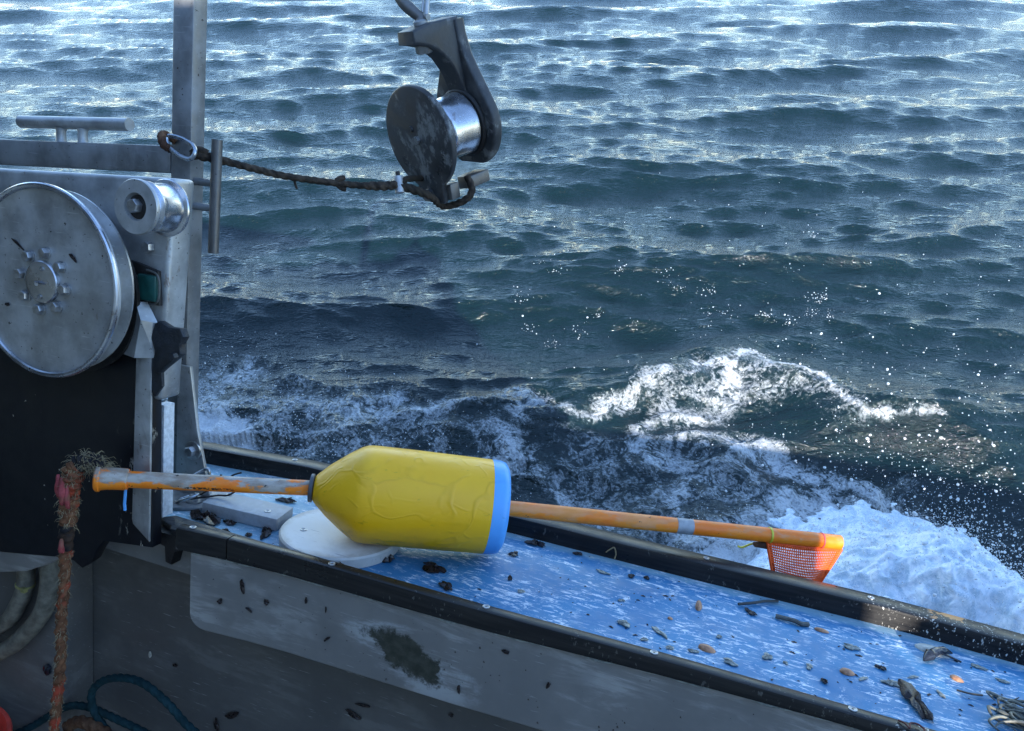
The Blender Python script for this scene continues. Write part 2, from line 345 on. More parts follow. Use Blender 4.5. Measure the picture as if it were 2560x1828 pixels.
def link(name, me, mat):
    if mat and not me.materials: me.materials.append(M[mat])
    o = bpy.data.objects.new(name, me); COL.objects.link(o); return o
def props(o, label, cat, group=None, kind=None):
    o['label'] = label
    if cat: o['category'] = cat
    if group: o['group'] = group
    if kind: o['kind'] = kind
    return o
def thing(name, label, cat, base, group=None, rot=None):   # an Empty at the thing's base, in the boat's axes
    o = bpy.data.objects.new(name, None); COL.objects.link(o); o.empty_display_size = .05
    o.matrix_world = BM @ Matrix.Translation(base) @ (rot or Matrix()); o['_b'] = list(base); props(o, label, cat, group); return o
def part(name, sh, mat, parent, ang=35, label=None, kind=None, local=False):
    o = link(name, sh.mesh(name, (0, 0, 0) if local else root_base(parent), ang), mat); o.parent = parent
    if label: o['label'] = label
    if kind: o['kind'] = kind
    return o
def root_base(p):
    while p.parent: p = p.parent
    return Vector(p['_b'])
def single(name, sh, mat, label, cat, base, group=None, ang=35, kind=None):   # a thing that is one mesh
    o = link(name, sh.mesh(name, base, ang), mat); o.matrix_world = BM @ Matrix.Translation(base)
    return props(o, label, cat, group, kind)

# ------------------------------------------------------------------ the sea (world axes)
def vnoise(x, y, seed=0):
    g = np.random.default_rng(seed).random((256, 256)); xi = np.floor(x).astype(int); yi = np.floor(y).astype(int)
    fx = x - xi; fy = y - yi; fx = fx * fx * fx * (fx * (fx * 6 - 15) + 10); fy = fy * fy * fy * (fy * (fy * 6 - 15) + 10)
    a = g[xi & 255, yi & 255]; b = g[(xi + 1) & 255, yi & 255]; c = g[xi & 255, (yi + 1) & 255]; d = g[(xi + 1) & 255, (yi + 1) & 255]
    return (a * (1 - fx) + b * fx) * (1 - fy) + (c * (1 - fx) + d * fx) * fy
def fbm(x, y, oct=5, seed=0, gain=.5):
    s = np.zeros_like(x); a = 1.0; t = 0.0
    for i in range(oct): s += a * vnoise(x * 2 ** i + 17 * i, y * 2 ** i + 31 * i, seed + i); t += a; a *= gain
    return s / t
def seg_dist(X, Y, pts):
    D = np.full(X.shape, 1e9); S = np.zeros(X.shape); L = 0
    for (ax, ay), (bx, by) in zip(pts[:-1], pts[1:]):
        dx, dy = bx - ax, by - ay; l2 = dx * dx + dy * dy; t = np.clip(((X - ax) * dx + (Y - ay) * dy) / l2, 0, 1)
        d = np.hypot(X - ax - t * dx, Y - ay - t * dy); m = d < D
        D = np.where(m, d, D); S = np.where(m, L + t * math.sqrt(l2), S); L += math.sqrt(l2)
    return D, S / L
RIDGE = [(1.08 * a, b) for a, b in [(-.75, 2.72), (-.47, 2.87), (.09, 2.93), (.60, 3.11), (1.12, 3.30), (1.33, 3.13), (1.50, 2.97), (1.73, 2.89), (1.81, 2.81), (2.06, 2.51), (2.25, 2.1)]]
HULL = [(-4, 2.1), (-1.2, 1.25), (0, .95), (1.2, .5), (2.4, .1)]
def wave_sum(X, Y, minl):
    Z = np.zeros_like(X); DX = np.zeros_like(X); DY = np.zeros_like(X); r = np.random.default_rng(23)
    lam = []; th = []; stp = []
    def sysm(n, l0, l1, d, spread, st):
        for l in np.exp(r.uniform(math.log(l0), math.log(l1), n)): lam.append(l); th.append(R(d) + r.normal(0, spread)); stp.append(st)
    sysm(16, .8, 2.2, -78, .15, .028); sysm(12, .9, 2.5, -110, .15, .025)     # two crossing swells
    sysm(44, .36, .8, -90, .22, .019); sysm(140, .06, .36, -94, .32, .026)     # chop and wind ripples
    gust = .55 + .9 * fbm(X * .5 + 40, Y * .5 + 40, 3, 90)
    for l, t, st in zip(lam, th, stp):
        k = 2 * math.pi / l; p = r.uniform(0, 6.283); a = st / k; fade = np.clip((l / minl - 2.6) / 2.4, 0, 1)
        if l < .38: fade = fade * gust
        w = k * (math.cos(t) * X + math.sin(t) * Y) + p; sn = np.sin(w) * a * fade; cs = np.cos(w) * a * fade
        Z += cs; DX -= 1.0 * math.cos(t) * sn; DY -= 1.0 * math.sin(t) * sn
    return Z, DX, DY
def foam_mask(X, Y):
    X = X / 1.08
    n1 = fbm(X * 2.2, Y * 2.2, 4, 3); wx = X + (fbm(X * 3, Y * 3, 3, 21) - .5) * .5; wy = Y + (fbm(X * 3 + 9, Y * 3 + 5, 3, 22) - .5) * .5
    m = np.zeros_like(X)
    def streak(pts, w, a):
        nonlocal m
        d, s = seg_dist(wx, wy, pts); m = np.maximum(m, a * np.exp(-(d / w) ** 2))
    streak([(1.0, 3.22), (1.12, 3.24), (1.33, 3.08), (1.50, 2.93), (1.73, 2.85), (1.81, 2.78)], .055, .80)
    streak([(.85, 3.1), (1.12, 3.18), (1.4, 2.95), (1.62, 2.85)], .22, .56)
    streak([(1.12, 3.2), (.90, 3.04), (.72, 2.78), (.62, 2.58), (.75, 2.42)], .13, .72)
    streak([(.62, 2.6), (.89, 2.67), (1.23, 2.54), (1.52, 2.37), (1.64, 2.2)], .17, .78)
    streak([(-.55, 2.94), (-.29, 3.02), (0, 2.98), (.35, 3.0), (.75, 3.1)], .10, .74)
    streak([(-.02, 2.98), (.12, 2.74), (0, 2.6), (.18, 2.42), (.3, 2.3)], .15, .70)
    streak([(-.4, 2.8), (.1, 2.6), (.5, 2.5), (.9, 2.35)], .38, .60)
    streak([(.2, 2.2), (.6, 2.25), (1.0, 2.3)], .2, .5)
    streak([(-1.9, 3.1), (-1.45, 2.72), (-1.1, 2.55), (-.75, 2.4), (-.3, 2.1)], .30, 1.15)
    streak([(-1.6, 3.1), (-1.1, 2.95), (-.7, 2.8)], .36, .72)
    streak([(-2.6, 2.4), (-1.4, 1.75), (0, 1.3), (1.2, .9), (2.2, .4)], .5, .85)
    streak([(.7, 1.9), (1.2, 2.1), (1.6, 1.8), (1.7, 1.4)], .3, 1.1)
    return m * (.55 + .5 * n1 + .45 * fbm(X * 9, Y * 9, 4, 33))
def sea():
    rows = [.9]
    while rows[-1] < 420: r = rows[-1]; rows.append(r + .0030 * r + .00022 * r * r)
    r = np.array(rows); ncol = 1150
    th = np.linspace(R(-53), R(53), ncol)
    RR, TT = np.meshgrid(r, th, indexing='ij'); X = RR * np.sin(TT); Y = RR * np.cos(TT)
    minl = np.maximum(.0030 * RR + .00022 * RR * RR, RR * (th[1] - th[0]))
    Z, DX, DY = wave_sum(X, Y, minl)
    near = np.exp(-((Y - 2.2) / 1.6) ** 2) * np.exp(-(X / 3.0) ** 4)
    # the bow wave thrown off the hull: a curling crest, a trough inside it and broken water
    d, s = seg_dist(X + (fbm(X * 2, Y * 2, 2, 50) - .5) * .2, Y + (fbm(X * 2 + 7, Y * 2, 2, 51) - .5) * .2, RIDGE)
    inside = (Y < np.interp(X, [p[0] for p in RIDGE[:5]] + [1.62, 1.95, 2.4], [p[1] for p in RIDGE[:5]] + [2.97, 2.81, 2.3]))
    hgt = np.interp(s, [0, .18, .45, .6, .8, 1], [.02, .05, .09, .115, .06, .02])
    Z += hgt * np.exp(-(d / np.where(inside, .16, .30)) ** 2) - .07 * near * np.exp(-((d - .45) / .3) ** 2) * inside
    mk = foam_mask(X, Y)
    rough = near * np.clip(mk * 1.3, 0, 1)
    Z += rough * (.11 * (fbm(X * 5, Y * 5, 5, 60) - .5) + .05 * (np.abs(fbm(X * 11, Y * 11, 4, 61) - .5)))
    Z += near * .022 * (fbm(X * 4, Y * 6, 5, 62) - .5)
    V = np.stack([X + DX, Y + DY, Z], -1).reshape(-1, 3)
    nr = len(r); i = np.arange((nr - 1) * (ncol - 1)); a = (i // (ncol - 1)) * ncol + i % (ncol - 1)
    Q = np.stack([a, a + ncol, a + ncol + 1, a + 1], -1)
    # beyond the waves one can tell apart: a flat sheet to the horizon, just under the troughs
    n0 = len(V); BIG = np.array([(-6000, -6000, -.5), (6000, -6000, -.5), (6000, 6000, -.5), (-6000, 6000, -.5)], float)
    V = np.concatenate([V, BIG]); Q = np.concatenate([Q, [[n0, n0 + 1, n0 + 2, n0 + 3]]])
    me = bpy.data.meshes.new('sea'); me.vertices.add(len(V)); me.vertices.foreach_set('co', V.astype(np.float32).ravel())
    me.loops.add(len(Q) * 4); me.loops.foreach_set('vertex_index', Q.astype(np.int32).ravel())
    me.polygons.add(len(Q)); me.polygons.foreach_set('loop_start', np.arange(0, len(Q) * 4, 4, dtype=np.int32)); me.polygons.foreach_set('use_smooth', np.ones(len(Q), bool))
    me.update(calc_edges=True)
    at = me.attributes.new('foam', 'FLOAT', 'POINT'); at.data.foreach_set('value', np.concatenate([mk.ravel(), np.zeros(4)]).astype(np.float32))
    me.materials.append(m_sea()); o = bpy.data.objects.new('sea', me); COL.objects.link(o)
    o['kind'] = 'structure'; o['label'] = 'choppy dark blue green sea beyond the rail with a foaming bow wave'
    return o
def m_foam_nodes(t):
    big = t.noise(5, 7, .68, None, .9); mid = t.noise(17, 6, .66, None, 1.1); fine = t.noise(70, 4, .6)
    ridge = t.ramp(t.math('ABSOLUTE', t.math('SUBTRACT', big, .5)), .0, .11, 1.0, 0.0)
    ridge2 = t.ramp(t.math('ABSOLUTE', t.math('SUBTRACT', mid, .5)), .0, .10, 1.0, 0.0)
    return big, mid, fine, ridge, ridge2
def m_sea():
    t = NT('sea_water'); fo = t.n('Attribute', attribute_name='foam').outputs['Fac']
    big, mid, fine, ridge, ridge2 = m_foam_nodes(t)
    pat = t.math('ADD', t.math('MULTIPLY', ridge, .26), t.math('MULTIPLY', ridge2, .20))
    pat = t.math('ADD', pat, t.math('MULTIPLY', t.math('SUBTRACT', fine, .5), .75))
    pat = t.math('ADD', pat, t.math('MULTIPLY', t.math('SUBTRACT', mid, .5), .9))
    f = t.math('MULTIPLY', t.ramp(t.math('ADD', fo, pat), .70, 1.40), .92)
    f = t.math('MULTIPLY', f, t.ramp(fo, .22, .42))
    thin = t.math('MULTIPLY', t.ramp(t.math('ADD', fo, t.math('MULTIPLY', pat, .6)), .45, 1.0), .22)
    # ripples: short wind-blown ridges lying across the wind
    def rip(sc, w, a1, a2, d): return t.math('MULTIPLY', t.math('ADD', t.noise(sc, 3, .55, t.map((.55, 1.35, 1), (0, 0, a1)), d), t.noise(sc * 1.13, 3, .55, t.map((.55, 1.35, 1), (0, 0, a2), (5, 3, 1)), d)), w)
    h = t.math('ADD', t.math('ADD', rip(8, .20, .30, -.26, .7), rip(24, .18, .42, -.34, .7)), t.math('ADD', rip(70, .075, .25, -.45, .5), rip(190, .016, .3, -.3, .3)))
    nrm = t.bump(h, 1.0, .046)
    col = t.mix(thin, (.0028, .0122, .0132), (.08, .13, .13))
    t.done(col=col, rough=.06, ior=1.38, nrm=nrm)
    fb = t.n('BsdfPrincipled', {'Base Color': (.60, .62, .63), 'Roughness': .65, 'Normal': t.bump(t.math('ADD', mid, fine), .8, .02)})
    mx = t.n('MixShader', {0: f, 1: t.b.outputs[0], 2: fb.outputs[0]}); t.t.links.new(mx.outputs[0], t.out.inputs['Surface'])
    return t.m
sea()

# the splash heaped against the hull and the drops thrown off it
def m_splash():
    t = NT('white_water'); big, mid, fine, ridge, ridge2 = m_foam_nodes(t)
    sw = t.noise(8, 6, .6, t.map((1, 1, 1.5)), 2.2); sw2 = t.noise(26, 5, .6, None, 2.5)
    thin = t.ramp(t.math('ABSOLUTE', t.math('SUBTRACT', sw2, .5)), .03, .0)
    h = t.math('ADD', t.math('ADD', t.math('MULTIPLY', mid, .5), t.math('MULTIPLY', thin, .15)), t.math('MULTIPLY', fine, .2))
    col = t.mix(t.ramp(sw, .36, .58), (.44, .54, .60), (.86, .88, .90)); col = t.mix(t.ramp(sw2, .58, .40, 0, .45), col, (.52, .62, .67))
    col = t.mix(t.math('MULTIPLY', thin, .8), col, (.96, .97, .97))
    return t.done(col=col, rough=.45, nrm=t.bump(h, .45, .010))
M['splash'] = m_splash()
def m_drop():
    t = NT('water_drop'); return t.done(col=(.86, .89, .91), rough=.12, ior=1.33, trans=.35)
M['drop'] = m_drop()
def splash_h(X, Y):
    X = X / 1.16
    g = lambda cx, cy, sx, sy, a: a * np.exp(-((X - cx) / sx) ** 2 - ((Y - cy) / sy) ** 2)
    e = g(1.22, 1.72, .36, .36, .36) + g(.82, 1.58, .26, .26, .17) + g(1.48, 1.40, .26, .36, .24) + g(1.1, 1.2, .6, .35, .20)
    n = fbm(X * 5 + 3, Y * 5, 5, 70, .55); b = 1 - np.abs(2 * fbm(X * 9, Y * 9 + 4, 4, 71) - 1)
    sp = np.clip(fbm(X * 22, Y * 22, 3, 72) - .55, 0, 1)
    return e * (.72 + .55 * n) + .025 * (b - .75) + .05 * sp * np.clip(e * 6, 0, 1) + .012 * (fbm(X * 40, Y * 40, 3, 77) - .5) * np.clip(e * 6, 0, 1) - .075 - .10 * (fbm(X * 7, Y * 7, 4, 73) - .35)
def splash():
    n = 360; xs = np.linspace(.4, 2.35, n); ys = np.linspace(.75, 2.45, n); X, Y = np.meshgrid(xs, ys, indexing='ij')
    H = splash_h(X, Y); jx = (fbm(X * 14, Y * 14, 3, 75) - .5) * .05; jy = (fbm(X * 14 + 5, Y * 14, 3, 76) - .5) * .05
    Z0 = .02; keep = H > -.05; V = np.stack([X + jx, Y + jy, np.maximum(H, -.06) + Z0], -1).reshape(-1, 3)
    F = []
    for i in range(n - 1):
        for j in range(n - 1):
            if keep[i, j] or keep[i + 1, j] or keep[i, j + 1] or keep[i + 1, j + 1]: a = i * n + j; F.append((a, a + n, a + n + 1, a + 1))
    me = bpy.data.meshes.new('splash'); me.from_pydata(V.tolist(), [], F); me.update()
    b = bmesh.new(); b.from_mesh(me); bmesh.ops.delete(b, geom=[v for v in b.verts if not v.link_faces], context='VERTS'); b.to_mesh(me); b.free()
    for p in me.polygons: p.use_smooth = True
    o = link('splash', me, 'splash'); o['kind'] = 'stuff'; o['label'] = 'white splash of broken water heaped against the hull behind the orange net'; o['category'] = 'splash'
splash()
def drops(name, label, pts, rad):
    b = bmesh.new(); bmesh.ops.create_icosphere(b, subdivisions=1, radius=1.0); sv = np.array([v.co[:] for v in b.verts]); sf = np.array([[v.index for v in f.verts] for f in b.faces]); b.free()
    b = bmesh.new(); bmesh.ops.create_icosphere(b, subdivisions=2, radius=1.0); hv = np.array([v.co[:] for v in b.verts]); hf = np.array([[v.index for v in f.verts] for f in b.faces]); b.free()
    V = []; F = []; n = 0
    for p, r in zip(pts, rad):
        v, f = (hv, hf) if r > .0042 else (sv, sf)
        st = rng.normal(0, .3, 3); d = rng.normal(0, 1, 3); d /= np.linalg.norm(d); k = rng.uniform(-.15, .45)
        w = v * r * (1 + .06 * rng.normal(0, 1, (len(v), 1)) * (r > .003)); w = w + np.outer(w @ d, d) * k
        V.append(w + p); F.append(f + n); n += len(v)
    me = bpy.data.meshes.new(name); me.from_pydata(np.concatenate(V).tolist(), [], np.concatenate(F).tolist()); me.update()
    for p in me.polygons: p.use_smooth = True
    o = link(name, me, 'drop'); o['kind'] = 'stuff'; o['label'] = label; o['category'] = 'spray'
def hull_ok(P):
    q = np.array([(BM.inverted() @ Vector(p))[:] for p in P]); return (q[:, 1] > .32)
def spray_right():
    P = []; Rr = []
    def cloud(n, c, s, zb, zs, r0, sg, shell=False):
        xy = rng.normal(0, 1, (n, 2)) * s + c; e = np.maximum(splash_h(xy[:, 0], xy[:, 1]), 0) + .02
        z = e + zb + np.abs(rng.normal(0, zs, n)); P.append(np.column_stack([xy, z])); Rr.append(np.clip(r0 * np.exp(rng.normal(0, sg, n)), .0008, .0062))
    cloud(2600, (1.42, 1.85), (.42, .24), 0, .06, .0013, .5)
    cloud(1800, (1.75, 1.60), (.24, .32), 0, .08, .0014, .55)
    cloud(1100, (.98, 1.75), (.24, .2), 0, .04, .0012, .5)
    cloud(2600, (1.5, 2.0), (.42, .26), .0, .07, .0009, .35)
    cloud(650, (1.75, 2.2), (.36, .32), .03, .14, .0019, .6)
    cloud(300, (2.05, 2.6), (.5, .45), .05, .2, .0020, .6)
    cloud(260, (1.3, 2.9), (.6, .35), .03, .12, .0014, .6)
    cloud(90, (1.7, 3.8), (1.5, .8), .05, .2, .0020, .6)
    P_ = np.concatenate(P); r_ = np.concatenate(Rr); m = hull_ok(P_)
    drops('spray', 'white water drops flying over the sea around the splash', P_[m], r_[m])
spray_right()
def spray_left():
    n = 3400; a = rng.random(n); xy = np.column_stack([-1.85 + 1.6 * a + rng.normal(0, .22, n), 3.05 - .75 * a + rng.normal(0, .26, n)])
    z = np.abs(rng.normal(0, .06, n)) + .02; r = np.clip(.0013 * np.exp(rng.normal(0, .5, n)), .0007, .004)
    P = np.column_stack([xy, z]); m = hull_ok(P); drops('spray', 'fine speckled spray low over the water beside the steel post', P[m], r[m])
spray_left()
def crest_spume():   # little jumping crests along the bow wave
    P = []; Rr = []
    for i in range(26):
        t = rng.random(); c = (-.1 + 2.1 * t + rng.normal(0, .1), 3.2 + .35 * math.sin(2.2 * t) + abs(rng.normal(0, .35)))
        k = int(rng.integers(6, 26)); w = .012 + .03 * rng.random()
        P.append(np.column_stack([rng.normal(c[0], w, k), rng.normal(c[1], w * .6, k), .07 + np.abs(rng.normal(0, .03, k))])); Rr.append(np.clip(.0017 * np.exp(rng.normal(0, .5, k)), .0008, .004))
    drops('spume', 'small jumping crests of white spume beyond the bow wave', np.concatenate(P), np.concatenate(Rr))
crest_spume()

# ------------------------------------------------------------------ the boat
def ip(x, tab): return float(np.interp(x, [a for a, b in tab], [b for a, b in tab]))
OUT = [(-2.2, -.25), (-.9, .055), (-.65, .112), (-.42, .146), (0, .149), (.3, .148), (.6, .153), (.8, .140), (1.2, .10), (2.6, -.10)]
INR = [(-2.2, -.30), (-.43, -.162), (-.343, -.153), (-.24, -.148), (.05, -.147), (.32, -.139), (.62, -.139), (1.2, -.15), (2.6, -.25)]
yo = lambda x: ip(x, OUT); yi = lambda x: ip(x, INR)
def sweep(x0, x1, n, section):   # section(x) -> outline in (y,z); a solid swept along the rail
    S = Sh(); xs = np.linspace(x0, x1, n); k = len(section(x0)); V = []; F = []
    for x in xs: V += [(x, y, z) for y, z in section(x)]
    for j in range(n - 1):
        for i in range(k): m = (i + 1) % k; F.append((j * k + i, j * k + m, (j + 1) * k + m, (j + 1) * k + i))
    F += [tuple(range(k)), tuple((n - 1) * k + i for i in range(k))[::-1]]
    return S.add(V, F)
def rsec(y0, y1, z0, z1, r=.004, wob=0):
    return [(y0, z0), (y1, z0), (y1, z1 - r), (y1 - r * .3, z1 - r * .3), (y1 - r, z1), (y0 + r, z1), (y0 + r * .3, z1 - r * .3), (y0, z1 - r)]
rb = lambda x: ip(x, [(-.43, -.005), (-.35, -.004), (.1, .003), (.5, .014), (2.6, .014)])
boat = thing('fishing_boat', 'working fishing boat with blue side deck, black rails and scuffed grey side', 'boat', (0, 0, 0))
part('side_deck', sweep(-2.2, 2.6, 60, lambda x: [(max(yi(x) - .001, -.135), -.03), (yo(x) + .02, -.03), (yo(x) + .02, 0), (max(yi(x) - .001, -.135), 0)]), 'blue', boat, label='scratched blue painted side deck')
ro = part('outer_rail', sweep(-2.2, 2.6, 90, lambda x: rsec(yo(x), yo(x) + .042, -.034, .031, .005)), 'rail', boat)
def screw_mesh():
    S = Sh(); S.lathe([(-.002, .0052), (.0012, .0052), (.0016, .0042), (.0010, .0030), (.0006, .0028), (.0006, .0016), (-.0006, .0012)], (0, 0, 0), (0, 0, 1), 16); return S.mesh('screw')
SCR = screw_mesh(); SCR.materials.append(M['bolt'])
def screw(p, parent):
    o = bpy.data.objects.new('screw', SCR); COL.objects.link(o); o.parent = parent; o.location = Vector(p) - root_base(parent); return o
for p in [(-.461, .163), (.331, .172), (.582, .174), (-.10, .170)]: screw((p[0], p[1], .031), ro)
ri0 = part('inner_rail', sweep(-.43, -.3445, 6, lambda x: rsec(yi(x) - .021, yi(x), rb(x), .030, .004)), 'rail', boat)
ri = part('inner_rail', sweep(-.3425, 2.6, 60, lambda x: rsec(yi(x) - .021, yi(x), rb(x), .030, .004)), 'rail', boat)
screw((-.411, -.169, .030), ri0)
for p in [(-.171, -.159), (.068, -.155), (.296, -.149), (.531, -.148)]: screw((p[0], p[1], .030), ri)
def cb(x): return -.140 + .02 * min(1, x + .41) + .026 * (1 - math.sqrt(max(0, 1 - max(0, 1 - (x + .41) / .026) ** 2)))
xs_c = sorted(set([-.41 + .026 * (1 - math.cos(a)) for a in np.linspace(0, 1.5708, 9)] + list(np.linspace(-.38, 2.6, 44))))
def coam_sec(x): return [(yi(x) - .0125, cb(x) + .004), (yi(x) - .008, cb(x)), (yi(x) + .03, cb(x)), (yi(x) + .03, -.031), (yi(x) - .0012, -.031), (yi(x) - .0012, rb(x) - .0006), (yi(x) - .013, rb(x) - .0006)]
S = Sh(); V = []; F = []; k = 7
for x in xs_c: V += [(x, y, z) for y, z in coam_sec(x)]
for j in range(len(xs_c) - 1):
    for i in range(k): m_ = (i + 1) % k; F.append((j * k + i, j * k + m_, (j + 1) * k + m_, (j + 1) * k + i))
F += [tuple(range(k)), tuple((len(xs_c) - 1) * k + i for i in range(k))[::-1]]
part('coaming', S.add(V, F), 'coaming', boat, label='scuffed grey panel with a dark worn patch')
S = Sh(); bead = [(x, yi(x) - .0132 - .0012 * math.sin(x * 90), rb(x) - .0035 - .0012 * math.sin(x * 57 + 1)) for x in np.linspace(-.405, 2.5, 260)]
part('sealant_bead', S.tube(bead, [.0022 + .0009 * math.sin(i * 1.7) * math.sin(i * .37) for i in range(260)], 6), 'sealant', boat)
part('fascia', sweep(-2.2, -.4105, 10, lambda x: [(-.1375, -.072), (-.1015, -.076), (-.1015, -.031), (-.1355, -.031), (-.1355, -.0008), (-.1375, -.0008)]), 'gelcoat', boat)
part('rubber_edging', Sh().prism([(-.507, -.139), (-.490, -.118), (-.31, -.122), (-.312, -.131), (-.40, -.137), (-.43, -.160), (-.462, -.160), (-.47, -.150)], (0, 0, 0), (1, 0, 0), (0, 1, 0), (0, 0, 1), .0015, .012, .002), 'rubber', boat)
part('rubber_block', Sh().prism([(-.505, 0), (-.437, 0), (-.437, -.02), (-.455, -.028), (-.462, -.052), (-.474, -.05), (-.476, -.024), (-.505, -.018)], (0, -.158, 0), (1, 0, 0), (0, 0, 1), (0, 1, 0), 0, .03, .003), 'grease', boat)
part('liner', sweep(-2.2, 2.6, 12, lambda x: [(-.055, -1.02), (-.02, -1.02), (-.02, -.034), (-.055, -.034)]), 'gelcoat_darkened', boat)
part('bulkhead', Sh().box(-2.0, -.735, -.128, -.0555, -1.0, -.085, .004), 'gelcoat_darkened', boat)
part('moulding', Sh().prism([(-1.1, -.06), (-1.1, -.16), (-.80, -.146), (-.742, -.128), (-.69, -.101), (-.63, -.062)], (0, -.186, 0), (1, 0, 0), (0, 0, 1), (0, 1, 0), 0, .02, .004), 'gelcoat', boat)
part('hull', sweep(-3.5, 4.5, 40, lambda x: [(yo(x) + .018, -.032), (yo(x) + .036, -.032), (yo(x) + .05, -.25), (yo(x) + .0, -1.6), (yo(x) - .03, -1.6)]), 'gelcoat', boat)
part('deck', Sh().box(-3.5, 4.5, -2.0, -.10, -1.06, -1.02), 'gelcoat', boat)
part('wheelhouse_shade_roof', Sh().box(-3.4, -.75, -2.05, -.45, 1.02, 1.07, .02), 'white_paint', boat)  # unseen roof added to shade the boat; cut back to let skylight in
part('wheelhouse_shade_wall', Sh().prism([(-3.4, -1.02), (1.57, -1.02), (1.57, .58), (1.46, .62), (1.38, .74), (1.22, .80), (1.16, .93), (1.03, 1.0), (1.0, 1.18), (.93, 1.24), (.90, 1.38), (.78, 1.42), (.62, 1.40), (.56, 1.30), (.40, 1.28), (.36, 1.23), (.02, 1.22), (-.05, 1.14), (-.5, 1.13), (-.6, 1.06), (-1.4, 1.05), (-3.4, 1.02)], (0, -1.95, 0), (1, 0, 0), (0, 0, 1), (0, 1, 0), 0, .05), 'white_paint', boat)  # unseen, added to cast shade and bounce light; outline stepped for its shadow
part('front_bulkhead', Sh().box(-3.4, -3.35, -1.9, -.2, -1.02, 1.02), 'gelcoat', boat)
part('low_shade_wall', Sh().prism([(1.655, -1.02), (4.5, -1.02), (4.5, .61), (2.6, .57), (1.9, .515), (1.655, .49)], (0, -1.95, 0), (1, 0, 0), (0, 0, 1), (0, 1, 0), 0, .05), 'gelcoat', boat)  # unseen low blocker, added to edge the sunlit slit on deck and rail

# ------------------------------------------------------------------ the steel frame: post, crossbeam, horn cleats, foot
df = thing('davit_frame', 'grey steel post and crossbeam with two horn cleats, bolted to the side deck', 'davit', (-.58, -.004, 0))
part('post', Sh().box(-.604, -.563, -.020, .012, .006, 1.30, .0035, 2), 'steel_dark', df)
part('davit_arm', Sh().tube(spline([(-.583, -.004, 1.28), (-.56, .04, 1.36), (-.46, .24, 1.38), (-.37, .40, 1.36)], 8), .02, 14), 'steel_dark', df)
part('davit_eye', Sh().tube([Vector((-.375 + .0, .385 + .03 * math.cos(a), 1.325 + .03 * math.sin(a))) for a in np.linspace(0, 6.283, 24)[:-1]], .006, 8, closed=True), 'steel_dark', df)
part('lifting_link', Sh().tube([Vector((-.385 + .02 * math.cos(a), .375, 1.14 + .172 * math.sin(a))) for a in np.linspace(0, 6.283, 40)[:-1]], .005, 8, closed=True), 'steel_dark', df)
bx = Sh().prism([(-1.35, .515), (-.6045, .5535), (-.6045, .5965), (-1.35, .560)], (0, -.020, 0), (1, 0, 0), (0, 0, 1), (0, 1, 0), 0, .042, .003)
part('crossbeam', bx, 'steel_dark', df)
hc = part('horn_cleat', Sh().tube([(-.957, -.002, .612), (-.708, -.002, .6245)], .0108, 18), 'steel', df, 50)
for x in (-.862, -.812):
    z = .590 + .048 * (x + .7); part('leg', Sh().lathe([(-.008, .011), (-.004, .0085), (.020, .0078), (.026, .010)], (x, -.002, z), (0, 0, 1), 16), 'steel', hc)
sc = part('horn_cleat', Sh().tube([(-.5145, -.016, .613), (-.5165, -.016, .432)], .0085, 16), 'iron_bare', df, 50, label='upright horn cleat on the side of the post')
for z in (.544, .504): part('leg', Sh().tube([(-.566, -.008, z), (-.516, -.015, z)], .0062, 12), 'steel_dark', sc)
gp = part('gusset', Sh().prism([(-.574, .004), (-.574, .235), (-.548, .235), (-.530, .125), (-.498, .004)], (0, -.0285, 0), (1, 0, 0), (0, 0, 1), (0, 1, 0), 0, .0075, .0015), 'steel', df)
part('foot_plate', Sh().prism([(-.63, .04), (-.60, -.088), (-.523, -.088), (-.481, -.062), (-.52, .04)], (0, 0, 0), (1, 0, 0), (0, 1, 0), (0, 0, 1), .001, .0065, .001), 'steel_dark', df)
bo = part('bolt', Sh().hexbolt((-.537, -.0325, .088), (0, -1, 0), .0095, .009, .3), 'bolt', df)
part('washer', Sh().lathe([(0, .017), (.003, .017), (.0035, .016)], (-.537, -.0287, .088), (0, -1, 0), 24), 'bolt', bo)
bo = part('bolt', Sh().hexbolt((-.515, -.047, .009), (0, 0, 1), .0095, .010, .2), 'bolt', df)
part('washer', Sh().lathe([(0, .017), (.003, .017)], (-.515, -.047, .0064), (0, 0, 1), 24), 'bolt', bo)

single('steel_ring', Sh().tube([Vector((-.522 + .021 * math.cos(a), -.058 + .015 * math.sin(a), .0135 + .010 * math.cos(a))) for a in np.linspace(0, 6.283, 30)[:-1]], .0026, 8, closed=True), 'carabiner', 'bent wire ring lying over the bolt at the foot of the post', 'ring', (-.52, -.05, .01))
single('wire_clip', Sh().tube(spline([(-.565, -.075, .012), (-.545, -.055, .03), (-.520, -.035, .052), (-.505, -.028, .06), (-.50, -.03, .04)], 6), .003, 8), 'carabiner', 'long bent wire clip leaning on the foot of the post', 'clip', (-.56, -.07, .01))
single('wire_tie', Sh().tube(spline([(-.515, -.06, .014), (-.49, -.058, .022), (-.47, -.045, .026), (-.452, -.04, .029), (-.442, -.031, .038), (-.455, -.026, .042), (-.47, -.028, .038), (-.462, -.02, .055), (-.448, -.012, .062)], 6), .0017, 6).tube(spline([(-.505, -.045, .02), (-.485, -.05, .034), (-.475, -.035, .04), (-.48, -.025, .055)], 6), .0022, 6), 'black_tie', 'kinked black wire tie tangled round the foot bolt of the post', 'wire', (-.5, -.05, .01))
